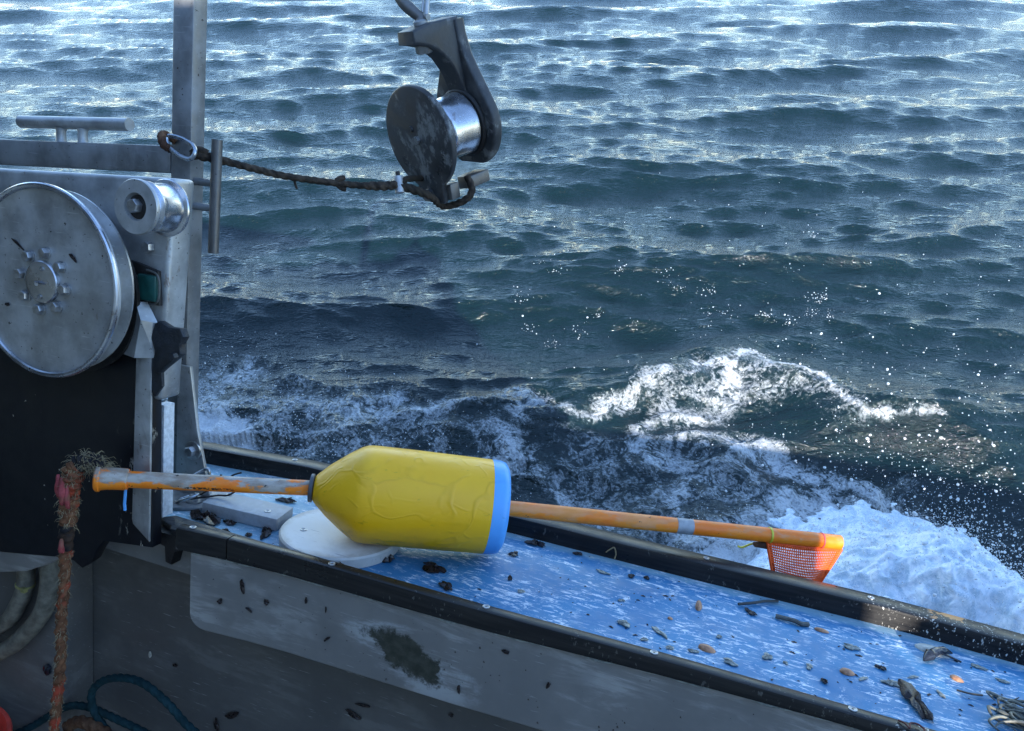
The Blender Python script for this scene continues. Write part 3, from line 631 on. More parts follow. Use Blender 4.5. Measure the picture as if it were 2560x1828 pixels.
# carabiner with its stub of rope, clipped to the post
single('carabiner', Sh().tube(spline([(-.592, -.040, .609), (-.586, -.043, .594), (-.563, -.045, .582), (-.541, -.046, .578), (-.533, -.044, .590), (-.545, -.040, .602), (-.574, -.037, .610)], 8, True), .0036, 10, closed=True), 'carabiner', 'steel wire carabiner clipped in front of the upright post', 'carabiner', (-.56, -.042, .578))
single('rope_stub', Sh().tube(spline([(-.590, -.022, .604), (-.600, -.034, .612), (-.594, -.050, .609), (-.588, -.052, .596), (-.586, -.040, .590)], 7), .0062, 12, 3, 900, .2), 'rope_loop', 'short stub of brown rope through the left end of the carabiner', 'rope', (-.59, -.03, .59))

# ------------------------------------------------------------------ pot hauler
ph = thing('pot_hauler', 'stainless pot hauler with a large round drum, small roller and black back board', 'hauler', (-.75, -.185, -.02))
ph_b = root_base(ph)
part('housing', Sh().prism([(-1.3, .508), (-.442, .5485), (-.462, .224), (-1.3, .224)], (0, -.185, 0), (1, 0, 0), (0, 0, 1), (0, 1, 0), 0, .043, .007, 3), 'steel', ph)
bd = Sh().prism([(-1.1, -.12), (-.813, -.108), (-.659, -.078), (-.63, -.076), (-.612, -.084), (-.592, -.066), (-.580, -.043), (-.567, -.025), (-.470, -.011), (-.474, .288), (-1.1, .26)], (0, -.189, 0), (1, 0, 0), (0, 0, 1), (0, 1, 0), 0, .02, .0015)
part('back_board', bd, 'board', ph)
part('edge_strip', Sh().prism([(-.4990, .290), (-.5055, .030), (-.5035, .022), (-.4715, .0), (-.4705, .296)], (0, -.1935, 0), (1, 0, 0), (0, 0, 1), (0, 1, 0), 0, .0042, .0015), 'steel', ph, label='scraped metal edging strip')
part('edge_board', Sh().box(-.510, -.4945, -.142, -.120, .015, .202, .001), 'cream_edge', ph)
C = Vector((-.601, 0, .387)); AX = (0, -1, 0)
dr = part('drum', Sh().lathe([(0, .06), (.008, .06), (.010, .123), (.013, .1285), (.016, .1285), (.019, .122), (.026, .113), (.031, .113), (.036, .122), (.0395, .131)], (C.x, -.210, C.z), AX, 72), 'steel_sheave', ph)
part('drum_plate', Sh().lathe([(.0397, .128), (.0410, .1345), (.0440, .1362), (.0470, .1350), (.0478, .1322), (.0462, .1290), (.0448, .1262), (.0450, .100), (.0455, .04), (.0455, .001)], (C.x, -.210, C.z), AX, 96), 'steel_sheave', dr)
part('rim', Sh().tube([Vector((C.x + .1325 * math.cos(a), -.2575, C.z + .1325 * math.sin(a))) for a in np.linspace(0, 6.2832, 97)[:-1]], .0042, 10, closed=True), 'steel_bright', dr)
part('hub_cap', Sh().lathe([(.0455, .0300), (.0500, .0298), (.0515, .0285), (.0520, .024), (.0524, .001)], (C.x, -.210, C.z), AX, 48), 'steel_bright', dr)
for dx, dz in ((.004, .019), (-.001, -.021)): part('cap_screw', Sh().lathe([(0, .0036), (.0012, .0036), (.0014, .0020), (.0004, .0018)], (C.x + dx, -.2622, C.z + dz), AX, 14), 'bolt', dr)
part('grease_nipple', Sh().tube([(C.x - .006, -.2635, C.z - .001), (C.x + .003, -.270, C.z - .002)], .0024, 8), 'bolt', dr)
BOLT = Sh().lathe([(0, .0085), (.002, .0085), (.0024, .0078)], (0, 0, 0), AX, 18).hexbolt((0, -.0022, 0), AX, .0078, .0075, .2).mesh('bolt'); BOLT.materials.append(M['bolt'])
for i in range(8):
    w = R(8 + 45 * i); o = bpy.data.objects.new('bolt', BOLT); COL.objects.link(o); o.parent = dr; o.rotation_euler = (0, .35 * i, 0)
    o.location = Vector((C.x + .0005 + .0415 * math.sin(w), -.2555, C.z + .0008 + .0405 * math.cos(w))) - ph_b
part('drum_scraper', Sh().lathe([(0, .085), (.012, .118), (.018, .118)], (C.x, -.19, C.z - .018), AX, 60), 'grease', ph)
rl = part('roller', Sh().lathe([(0, .0385), (.003, .0395), (.005, .0385), (.007, .0335), (.032, .0325), (.036, .0345), (.042, .0350), (.045, .031), (.0475, .029), (.0505, .033)], (-.447, -.190, .507), AX, 56), 'steel_bright', ph)
part('roller_plate', Sh().lathe([(.0505, .034), (.0525, .0365), (.056, .0365), (.0575, .0355), (.0577, .0185), (.052, .0165), (.052, .001)], (-.447, -.190, .507), AX, 56), 'steel_sheave', rl)
part('roller_socket', Sh().lathe([(.0521, .0162), (.0527, .0160), (.0527, .001)], (-.447, -.190, .507), AX, 30), 'grease', rl)
part('bolt', Sh().hexbolt((-.449, -.2425, .508), AX, .0098, .010, .25), 'bolt', rl)
part('bolt', Sh().hexbolt((-.482, -.1855, .449), AX, .0085, .010, .6), 'bolt', ph)
gb = part('motor_bracket', Sh().prism([(-.545, .43), (-.50, .425), (-.462, .417), (-.459, .368), (-.52, .365), (-.54, .37)], (0, -.192, 0), (1, 0, 0), (0, 0, 1), (0, 1, 0), 0, .007, .001), 'grease', ph)
part('cover', Sh().box(-.490, -.457, -.202, -.1925, .374, .411, .0025), 'green', gb)
part('cover', Sh().box(-.533, -.505, -.1985, -.1925, .404, .424, .002), 'green', gb)
for x, z, r in [(-.503, .401, .0078), (-.521, .3865, .0072), (-.503, .3765, .0078), (-.517, .3735, .004)]: part('bolt', Sh().hexbolt((x, -.1925, z), AX, r, .009, x * 50), 'bolt', gb)
part('drain_pipe', Sh().tube(spline([(-.478, -.196, .417), (-.462, -.197, .415), (-.4535, -.198, .405), (-.4535, -.198, .383), (-.460, -.197, .372), (-.472, -.196, .369)], 6), .0016, 8), 'twig_grey', gb)
S = Sh(); gv = [(-.508, -.198, .369), (-.487, -.206, .371), (-.474, -.210, .347), (-.4885, -.207, .289), (-.518, -.199, .289), (-.462, -.190, .342), (-.465, -.190, .290), (-.480, -.192, .371), (-.50, -.190, .369), (-.51, -.190, .289)]
S.add(gv, [(0, 1, 2, 3, 4), (2, 5, 6, 3), (1, 7, 5, 2), (8, 7, 1, 0), (9, 8, 0, 4), (6, 9, 4, 3), (5, 7, 8, 9, 6)])
part('guard', S, 'steel', ph, 15)
single('rubber_flap', Sh().prism([(-.462, .343), (-.455, .347), (-.438, .341), (-.417, .342), (-.411, .331), (-.418, .319), (-.416, .305), (-.425, .297), (-.445, .280), (-.458, .268), (-.466, .276), (-.461, .300), (-.469, .321)], (0, -.197, 0), (1, 0, 0), (0, 0, 1), (.25, .95, 0), 0, .012, .002).prism([(-.472, .30), (-.455, .305), (-.452, .25), (-.465, .232), (-.472, .24)], (0, -.192, 0), (1, 0, 0), (0, 0, 1), (0, 1, 0), 0, .006, .001).hexbolt((-.418, -.203, .303), AX, .006, .008), 'rubber', 'torn black rubber flap below the drum on the housing edge', 'rubber flap', (-.44, -.19, .27))

# ------------------------------------------------------------------ snatch block hanging from its hook
u_, v_, n_ = None, None, None
nw = Vector((-.70, -.71, -.03)).normalized(); nb = (BM.to_3x3().inverted() @ nw).normalized()
v_ = (Vector((0.03, .02, 1)) - nb * nb.dot(Vector((0.03, .02, 1)))).normalized(); u_ = v_.cross(nb).normalized(); n_ = nb
BC = Vector((-.313, .293, .665))
def bp(a, b, c): return BC + u_ * a + v_ * b + n_ * c
blk = thing('snatch_block', 'dark cast iron snatch block with a shiny steel roller, hanging over the water', 'block', BC)
def arc(cx, cy, r, a0, a1, n): return [(cx + r * math.cos(R(a0 + (a1 - a0) * i / (n - 1))), cy + r * math.sin(R(a0 + (a1 - a0) * i / (n - 1)))) for i in range(n)]
fr = arc(0, 0, .097, -62, 242, 46) + [(-.034, -.092), (-.030, -.118), (-.024, -.124), (.036, -.124), (.040, -.118), (.042, -.090)]
fp = part('front_cheek', Sh().prism(fr, BC, u_, v_, n_, -.009, .004, .0035, 3), 'iron', blk, 40)
part('bolt', Sh().hexbolt(bp(.0, -.002, .004), n_, .0085, .007), 'iron', fp); part('bolt', Sh().hexbolt(bp(.004, -.103, .004), n_, .0095, .006, .4), 'iron', fp)
part('stud', Sh().lathe([(0, .006), (.003, .005)], bp(-.014, .018, .004), n_, 14), 'iron', fp)
bk = arc(0, .0, .086, -68, 28, 16) + [(.068, .058), (.050, .095), (.037, .125), (.031, .160), (.031, .186), (-.027, .186), (-.029, .160), (-.034, .125), (-.048, .095), (-.068, .058)] + arc(0, 0, .086, 152, 248, 16)
part('back_cheek', Sh().prism(bk, BC, u_, v_, n_, -.137, -.113, .006, 3), 'iron', blk, 40)
arch = [(-.127, .190), (-.060, .190), (-.040, .187), (-.018, .183), (-.015, .162), (-.030, .158), (-.048, .152), (-.065, .142), (-.082, .126), (-.095, .104), (-.104, .080), (-.110, .055), (-.114, .03), (-.127, .03)]
part('head', Sh().prism([(-a, b) for a, b in arch][::-1], BC, -n_, v_, u_, -.024, .026, .005, 3), 'iron', blk, 40)
sh = part('sheave', Sh().lathe([(.012, .052), (.016, .046), (.022, .044), (.030, .0445), (.034, .048), (.040, .0525), (.0425, .0555), (.046, .0575), (.060, .0570), (.085, .0585), (.102, .0600), (.106, .056)], BC, -n_, 64), 'steel_bright', blk)
part('seal_ring', Sh().lathe([(.106, .062), (.110, .066), (.1125, .064)], BC, -n_, 56), 'grease', sh)
part('axle', Sh().lathe([(.006, .018), (.014, .018)], BC, -n_, 24), 'steel_dark', blk)
part('spacer_bar', Sh().prism([(.022, -.121), (.050, -.119), (.052, -.088), (.024, -.090)], BC, u_, v_, n_, -.030, -.0085, .002), 'iron_bare', blk)
part('tail_bar', Sh().prism([(.008, -.118), (.050, -.112), (.050, -.088), (.008, -.092)], BC, u_, v_, n_, -.112, -.062, .003), 'iron_bare', blk)
part('hook_nut', Sh().hexbolt(bp(0, .158, -.054), -v_, .016, .018, .3), 'steel_dark', blk)
def lettering(txt, r, mid, step, size, parent):   # raised letters along the lower arc of the cheek, reading left to right
    vs_ = []; fs_ = []; S = Sh()
    for i, ch in enumerate(txt):
        if ch == ' ': continue
        cu = bpy.data.curves.new('letter', 'FONT'); cu.body = ch; cu.size = size; cu.extrude = .0006; cu.align_x = 'CENTER'; cu.resolution_u = 2
        ob = bpy.data.objects.new('letter', cu); COL.objects.link(ob); bpy.context.view_layer.update()
        me = ob.evaluated_get(bpy.context.evaluated_depsgraph_get()).to_mesh(); a = R(mid) + R(step) * (i - (len(txt) - 1) / 2)
        ct, st = math.cos(a), math.sin(a)
        V = [bp(r * ct + (-st) * v.co.x - ct * v.co.y, r * st + ct * v.co.x - st * v.co.y, .0046 + v.co.z) for v in me.vertices]
        S.add(V, [tuple(p.vertices) for p in me.polygons]); ob.to_mesh_clear(); bpy.data.objects.remove(ob); bpy.data.curves.remove(cu)
    o = part('raised_lettering', S, 'iron', parent, 30); o['kind'] = 'stuff'
lettering('ROCKLAND, MAINE', .078, 278, 9.0, .017, fp)
hk = thing('lifting_hook', 'dull steel safety hook with a latch, holding the snatch block', 'hook', bp(0, .190, -.058))
HB = bp(0, .190, -.058)
off = HB - Vector((-.3515, .3575, .872))
hp = [Vector(p) + off for p in [(-.3515, .3575, .868), (-.354, .360, .882), (-.368, .357, .892), (-.389, .354, .908), (-.402, .355, .930), (-.402, .362, .962), (-.384, .371, .983), (-.360, .378, .977), (-.346, .378, .948), (-.332, .375, .917)]]
hs = spline(hp, 8); hr = np.interp(np.linspace(0, 1, len(hs)), [0, .1, .25, .5, .75, .9, 1], [.0085, .009, .011, .0115, .010, .008, .002])
part('hook_body', Sh().tube(hs, list(hr), 16), 'iron_bare', hk)
part('collar', Sh().lathe([(-.002, .013), (.004, .013), (.007, .010)], HB, v_, 24), 'steel_dark', hk)
part('latch', Sh().tube([Vector((-.3435, .362, .884)) + off, Vector((-.3485, .370, .935)) + off], .0042, 10).tube([Vector((-.3515, .362, .892)) + off, Vector((-.3565, .370, .935)) + off], .0025, 8), 'steel', hk)
part('latch_pin', Sh().lathe([(-.009, .0055), (.009, .0055)], Vector((-.346, .362, .884)) + off, u_, 16), 'steel_dark', hk)

# lanyard from the carabiner to the block
lp = [(-.543, -.040, .586), (-.525, -.005, .583), (-.491, .042, .575), (-.454, .090, .568), (-.388, .171, .566), (-.342, .219, .570), (-.323, .243, .574), (-.281, .282, .563)]
e1, e2, e3 = bp(.050, -.128, -.035), bp(.062, -.112, -.05), bp(.050, -.085, -.055)
ln = thing('lanyard', 'dirty braided lanyard rope tied between the post and the snatch block', 'rope', lp[0])
lpts = spline(lp + [tuple(bp(.015, -.134, -.01)), tuple(e1), tuple(e2), tuple(e3)], 26)
lr = np.interp(np.linspace(0, 1, len(lpts)), [0, .1, .13, .40, .42, .60, .63, 1], [.0072, .0072, .0058, .0058, .0078, .0080, .0066, .0066])
part('rope', Sh().tube(lpts, list(lr), 15, 3, 420, .25), 'rope_dark', ln, 60)
part('rope_tail', Sh().tube(spline([(-.323, .243, .576), (-.316, .264, .588), tuple(bp(-.030, -.085, -.02))], 12), .0058, 12, 3, 420, .25), 'rope_dark', ln, 60)
for pts, r in [([(-.400, .155, .570), (-.396, .160, .575), (-.391, .167, .577)], .0048), ([(-.399, .158, .563), (-.394, .164, .558), (-.389, .170, .557)], .004), ([(-.448, .098, .566), (-.446, .101, .555), (-.444, .103, .549)], .0022), ([(-.545, -.038, .586), (-.538, -.03, .594), (-.53, -.02, .590)], .006)]: part('strand_end', Sh().tube(spline(pts, 4), r, 8), 'rope_dark', ln, 60)
part('clamp', Sh().tube([(-.3265, .2455, .5905), (-.3185, .2425, .5615)], .0086, 16), 'steel', ln)
part('clamp_bolt', Sh().tube([(-.329, .2465, .599), (-.3265, .2455, .590)], .0042, 10), 'grease', ln)

# ------------------------------------------------------------------ marker buoy on its stick, lying across the side deck
A0 = Vector((-.259, -.080, .100)); B0 = Vector((.012, .054, .085)); ax = (B0 - A0).normalized(); LEN = (B0 - A0).length
E0 = Vector((-.507, -.241, .111)); E1 = B0 + ax * ((Vector((.545, .307, .052)) - B0).length)
mb = thing('marker_buoy', 'yellow and blue fishing buoy on a long orange stick lying across the side deck', 'buoy', A0, rot=Matrix())
def rotx(d):   # matrix whose x axis runs along d, z upmost
    x = d.normalized(); y = Vector((0, 0, 1)).cross(x).normalized(); z = x.cross(y); return Matrix((x, y, z)).transposed().to_4x4()
def lpart(name, sh, mat, parent, org, d, ang=35, label=None):   # built along local x, then laid along d (so its material follows the stick)
    o = link(name, sh.mesh(name, (0, 0, 0), ang), mat); o.parent = parent
    pm = parent
    chain = Matrix()
    while pm.parent: chain = pm.matrix_local @ chain; pm = pm.parent
    o.matrix_parent_inverse = Matrix(); tgt = Matrix.Translation(Vector(org) - root_base(parent)) @ rotx(d)
    o.matrix_basis = chain.inverted() @ tgt
    if label: o['label'] = label
    return o
X_ = (1, 0, 0)
RB = .0765
prof = [(0.001, .019), (.004, .023), (.022, .040), (.048, .060), (.066, .0715), (.076, .0755), (.088, RB), (.15, RB), (.22, RB * .99), (LEN * .903, RB * .982)]
S = Sh().lathe(prof, (0, 0, 0), X_, 72, closed=False)
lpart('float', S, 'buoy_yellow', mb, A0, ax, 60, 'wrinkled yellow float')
S = Sh().lathe([(LEN * .903, RB * .984), (LEN * .955, RB * .975), (LEN * .978, RB * .945), (LEN * .993, RB * .86), (LEN * .999, RB * .70), (LEN, RB * .3), (LEN, .012)], (0, 0, 0), X_, 72, closed=False)
lpart('float_cap', S, 'buoy_blue', mb, A0, ax, 60, 'blue painted end of the float')
lpart('washer', Sh().lathe([(-.0065, .010), (-.0065, .0205), (-.0055, .0222), (-.001, .0222), (0, .0205), (0, .010)], (0, 0, 0), X_, 40), 'grey_plastic', mb, A0, ax)
dl = (A0 - E0)
st = lpart('stick', Sh().lathe([(-.004, .0122), (.05, .0124), (.2, .0120), (dl.length + .01, .0118)], (0, 0, 0), X_, 26), 'orange_worn', mb, E0, dl, label='worn orange end of the stick')
cl = [(-.012, .008), (-.0118, .0185), (-.010, .0200), (-.006, .0200), (-.0045, .0178), (.004, .0165), (.028, .0158), (.031, .0150), (.0315, .0125)]
lpart('stick_collar', Sh().lathe(cl, (0, 0, 0), X_, 26), 'orange_worn', mb, E0, dl)
dr_ = (E1 - B0)
lpart('stick', Sh().lathe([(-.01, .0124), (.1, .0127), (dr_.length - .155, .0128), (dr_.length - .13, .0126), (dr_.length, .0126), (dr_.length + .0005, .011), (dr_.length + .0005, .002)], (0, 0, 0), X_, 26), 'orange', mb, B0, dr_, label='bright orange outer end of the stick')
tl = dr_.length * .57
lpart('tape_band', Sh().lathe([(-.0005, .012), (0, .0131), (.028, .0131), (.0285, .012)], (0, 0, 0), X_, 26), 'tape', mb, B0 + ax * .292, dr_)
# orange net bag tied under the outer end
ne0 = E1 - ax * .135; ne1 = E1 + ax * .004
def net():
    S = Sh(); nu, nv = 38, 21; side = Vector((0, 0, -1)); outb = Vector((-ax.y, ax.x, 0)).normalized()
    def P(a, b):
        top = ne0.lerp(ne1, a); sag = math.sin(math.pi * a) ** 1.3
        x = top + ax * (.030 * b * (1 - a) * 1.0 - .030 * b * a * 1.05) ; dz = -.0105 - .003 * sag * (1 - b) - b * (.088 + .010 * math.sin(3 * a))
        bulge = .012 * math.sin(3.1 * b) * math.sin(math.pi * a) + .005 * math.sin(9 * a + 3 * b) * b
        return x + side * (-dz) - outb * (bulge + .004)
    for j in range(nv):
        for i in range(nu):
            solid = i in (0, 1, nu - 2, nu - 1) or j == 0 or j == nv - 1
            c = [P(i / nu, j / nv), P((i + 1) / nu, j / nv), P((i + 1) / nu, (j + 1) / nv), P(i / nu, (j + 1) / nv)]
            if solid: S.add(c, [(0, 1, 2, 3)])
            else:
                m = sum(c, Vector()) / 4; k = .52; q = [m + (p - m) * k for p in c]; S.add(c + q, [(0, 1, 5, 4), (1, 2, 6, 5), (2, 3, 7, 6), (3, 0, 4, 7)])
    o = part('net_bag', S, 'net', mb, 80, 'orange mesh net bag'); md = o.modifiers.new('thick', 'SOLIDIFY'); md.thickness = .0008
    hem = Sh()
    for k in (0.0, 1.0): hem.tube([P(k, j / 12) for j in range(13)], .0022, 6)
    hem.tube([P(i / 20, 0) for i in range(21)], .0018, 6); hem.tube([P(i / 20, 1) for i in range(21)], .0022, 6)
    part('hem', hem, 'net', o)
net()
part('net_corner', Sh().prism([(-.022, -.017), (.004, -.0125), (.004, -.025), (-.020, -.023)], ne0, ax, (0, 0, 1), (-ax.y, ax.x, 0), -.004, .004, .001), 'rope_loop', mb)
lpart('cable_tie', Sh().lathe([(-.002, .0126), (-.0015, .0137), (.0015, .0137), (.002, .0126)], (0, 0, 0), X_, 24), 'yellow_tie', mb, ne0 + ax * .004, ax, label='yellow cable tie')
part('tie_tail', Sh().tube(spline([tuple(ne0 + Vector((-.012, 0, -.018))), tuple(ne0 + Vector((-.024, -.004, -.022))), tuple(ne0 + Vector((-.036, -.006, -.030))), tuple(ne0 + Vector((-.043, -.008, -.029)))], 5), .0018, 6), 'yellow_tie', mb)
lpart('cable_tie', Sh().lathe([(-.0015, .0126), (-.001, .0136), (.001, .0136), (.0015, .0126)], (0, 0, 0), X_, 24), 'pink_tie', mb, E1 - ax * .035, ax, label='pink cable tie')

# ------------------------------------------------------------------ ropes and hoses inside the boat
wp = [(-.512, -.238, .124), (-.53, -.246, .134), (-.549, -.254, .122), (-.556, -.258, .085), (-.557, -.26, .045), (-.563, -.26, -.008), (-.567, -.26, -.068), (-.575, -.26, -.131), (-.576, -.26, -.185), (-.584, -.26, -.259), (-.595, -.26, -.331), (-.61, -.27, -.42), (-.63, -.29, -.6), (-.7, -.33, -1.0)]
wpt = spline(wp, 26); n = len(wpt)
wa = thing('frayed_rope', 'hairy frayed brown and pink rope hanging from the end of the buoy stick', 'rope', wp[0])
wr = np.interp(np.arange(n) / n, [0, .05, .10, .20, .28, .36, .42, 1], [.009, .011, .012, .0135, .0115, .0095, .0072, .0072]) * (1 + .10 * np.sin(np.arange(n) * .9) + .06 * rng.normal(0, 1, n))
k1, k2, k3, k4 = int(n * .13), int(n * .25), int(n * .325), int(n * .385)
def rp(a, b, m, lab=None): part('rope_length', Sh().tube(wpt[a:b + 1], list(wr[a:b + 1]), 18, 3, 260, .28), m, wa, 60, lab)
rp(0, k1, 'rope_black', 'dark knot at the stick'); rp(k1, k2, 'rope_warp'); rp(k2, k3, 'rope_warp'); rp(k3, k4, 'rope_black', 'dark taped length'); rp(k4, n - 1, 'rope_warp')
S = Sh()
for c, r_, l_ in [((-.564, -.268, .094), .0042, .018), ((-.554, -.270, .088), .0050, .022), ((-.548, -.267, .080), .0040, .018), ((-.556, -.271, .003), .0042, .011)]:
    S = Sh(); S.tube(spline([Vector(c) + Vector((-.002, 0, l_)), Vector(c) + Vector((.002, -.004, l_ * .3)), Vector(c) + Vector((.001, -.003, -l_ * .5)), Vector(c) + Vector((-.002, .002, -l_))], 5), [r_ * .4 + r_ * .6 * math.sin(math.pi * i / 15) for i in range(16)], 10, 2, 300, .2); part('pink_strand', S, 'rope_pink', wa, 60)
S = Sh()
def hairs(n0, ia, ib, ln_, spread):
    for i in range(n0):
        k = int(rng.integers(ia, ib)); p = wpt[k]; d = Vector(rng.normal(0, 1, 3)); d.z *= .7; d.normalize(); L = ln_ * rng.uniform(.4, 1.3)
        tg = (wpt[min(k + 1, n - 1)] - wpt[max(k - 1, 0)]).normalized() * rng.choice([-1, 1]); d2 = (d * .55 + tg * .8).normalized()
        s = p + d * wr[k] * .75; c = Vector(rng.normal(0, 1, 3)) * L * .22; q = d.cross(tg) * L * rng.uniform(-.4, .4)
        S.tube([s, s + d2 * L * .4 + c * .4, s + d2 * L * .75 + c + q * .6, s + d2 * L + c + q + Vector((0, 0, -L * .25))], [.0005, .0004, .0003, .00015], 3, cap=False)
hairs(420, 0, k1, .015, 1); hairs(700, k1, k3, .010, 1); hairs(1000, k4, int(n * .85), .007, 1)
part('loose_fibres', S, 'fibre', wa, kind='stuff')
single('blue_line', Sh().tube([(-.484, -.226, .094), (-.484, -.228, .072), (-.483, -.228, .062)], .0022, 8), 'buoy_blue', 'short blue cord end hanging under the collar of the buoy stick', 'cord', (-.484, -.226, .06))
tp = [(-.86, -.15, -.52), (-.806, -.135, -.487), (-.727, -.13, -.421), (-.673, -.13, -.399), (-.60, -.135, -.394), (-.52, -.135, -.400), (-.44, -.135, -.412), (-.35, -.135, -.46)]
tr = thing('teal_rope', 'dark teal rope looped in a coil against the grey inner side', 'rope', tp[0])
part('rope_length', Sh().tube(spline(tp, 30), .0064, 15, 3, 420, .2), 'rope_teal', tr, 60)
part('rope_length', Sh().tube(spline([(-.60, -.14, -.43), (-.640, -.14, -.395), (-.648, -.14, -.356), (-.62, -.14, -.322), (-.575, -.14, -.302), (-.531, -.14, -.299), (-.482, -.14, -.318), (-.445, -.14, -.343), (-.41, -.14, -.362), (-.38, -.14, -.40)], 26), .0064, 15, 3, 420, .2), 'rope_teal', tr, 60, 'arched loop')
single('brown_rope', Sh().tube(spline([(-.70, -.145, -.44), (-.66, -.15, -.412), (-.60, -.15, -.418), (-.56, -.15, -.44), (-.52, -.15, -.50)], 22), .010, 15, 3, 330, .25), 'rope_loop', 'worn brown rope lying under the teal coil', 'rope', (-.7, -.145, -.44))
def hose(label, pts, r, tie=None):
    o = thing('hose', label, 'hose', pts[0], 'hoses under the black board')
    part('hose_tube', Sh().tube(spline(pts, 12), r, 20), 'hose', o, 60)
    if tie:
        t = part('cable_tie', Sh().lathe([(-.0025, r), (-.002, r + .0012), (.002, r + .0012), (.0025, r)], tie, (.1, 0, 1), 24), 'olive_tie', o)
        part('tie_head', Sh().box(tie[0] + r * .75, tie[0] + r * .75 + .009, tie[1] - r - .004, tie[1] - r + .004, tie[2] - .004, tie[2] + .004, .001), 'olive_tie', t)
hose('thick weathered hose curving down at the left, the one nearer the hanging rope', [(-.745, -.147, .03), (-.738, -.147, -.07), (-.736, -.147, -.125), (-.733, -.147, -.155), (-.748, -.147, -.217), (-.787, -.147, -.273), (-.842, -.15, -.327), (-.92, -.15, -.37), (-1.05, -.15, -.40)], .0155)
hose('thinner weathered hose with a yellow cable tie, half hidden at the left edge', [(-.782, -.149, .03), (-.782, -.149, -.10), (-.786, -.149, -.146), (-.790, -.149, -.186), (-.808, -.149, -.226), (-.845, -.149, -.275), (-.95, -.15, -.34), (-1.1, -.15, -.37)], .0145, (-.7895, -.149, -.182))
single('red_rim', Sh().lathe([(-.06, .085), (-.005, .100), (0, .104), (.004, .102), (.004, .096), (-.05, .08)], (-.850, -.265, -.450), (.1, -.12, 1), 40), 'red', 'red rim of a bucket just showing in the lower left corner', 'bucket', (-.778, -.275, -.45))

# ------------------------------------------------------------------ things fixed or left on the side deck
o = thing('cutting_board', 'round white plastic cutting board under the yellow buoy', 'board', (-.230, -.038, 0))
part('disc', Sh().lathe([(.001, .096), (.0165, .097), (.0195, .0945), (.020, .08), (.020, .001)], (-.230, -.038, 0), (0, 0, 1), 72), 'white_hdpe', o)
for p in [(-.281, -.069, .0200), (-.19, .03, .0200)]: screw(p, o)
o = thing('plastic_block', 'flat grey plastic block screwed down beside the round white board', 'block', (-.41, -.04, 0))
part('slab', Sh().prism([(-.478, -.073), (-.336, -.063), (-.343, -.008), (-.486, -.017)], (0, 0, 0), (1, 0, 0), (0, 1, 0), (0, 0, 1), .0008, .022, .0015), 'grey_hdpe', o)
for p in [(-.462, -.025, .0220), (-.367, -.046, .0220)]: screw(p, o)

# seaweed, shells, twigs: every piece its own small thing
def scrap(w, h, seed, thick=.0016, curl=.25, n=16, jag=.35):
    r = random.Random(seed); S = Sh(); ang = [2 * math.pi * i / n for i in range(n)]; V = []; F = []
    p1, p2, p3 = r.uniform(0, 6.3), r.uniform(0, 6.3), r.uniform(0, 6.3)
    rad = [1 - jag * (.35 + .3 * math.sin(2 * a + p1) + .22 * math.sin(3 * a + p2) + .16 * math.sin(5 * a + p3)) - jag * .35 * r.random() for a in ang]
    inner = [(.5 * a) for a in rad]; zz = lambda: curl * min(w, h) * r.random()
    V.append((0, 0, zz() + thick))
    for k, rr in ((0, inner), (1, rad)):
        for a, q in zip(ang, rr): V.append((w / 2 * q * math.cos(a), h / 2 * q * math.sin(a), (zz() if k == 0 else zz() * .5) + thick))
    for i in range(n):
        j = (i + 1) % n; F.append((0, 1 + i, 1 + j)); F.append((1 + i, 1 + n + i, 1 + n + j, 1 + j))
    m = len(V); V += [(x, y, z - thick) for x, y, z in V]; F += [tuple(m + i for i in f[::-1]) for f in F]
    for i in range(n): j = (i + 1) % n; F.append((1 + n + i, m + 1 + n + i, m + 1 + n + j, 1 + n + j))
    return S.add(V, F)
def lay(name, sh, mat, label, cat, p, face='up', rz=0.0, group=None):
    o = link(name, sh.mesh(name, (0, 0, 0), 50), mat)
    m = {'up': Matrix.Rotation(rz, 4, 'Z'), 'in': Matrix.Rotation(R(90), 4, 'X') @ Matrix.Rotation(rz, 4, 'Z')}[face]
    o.matrix_world = BM @ Matrix.Translation(p) @ m; return props(o, label, cat, group)
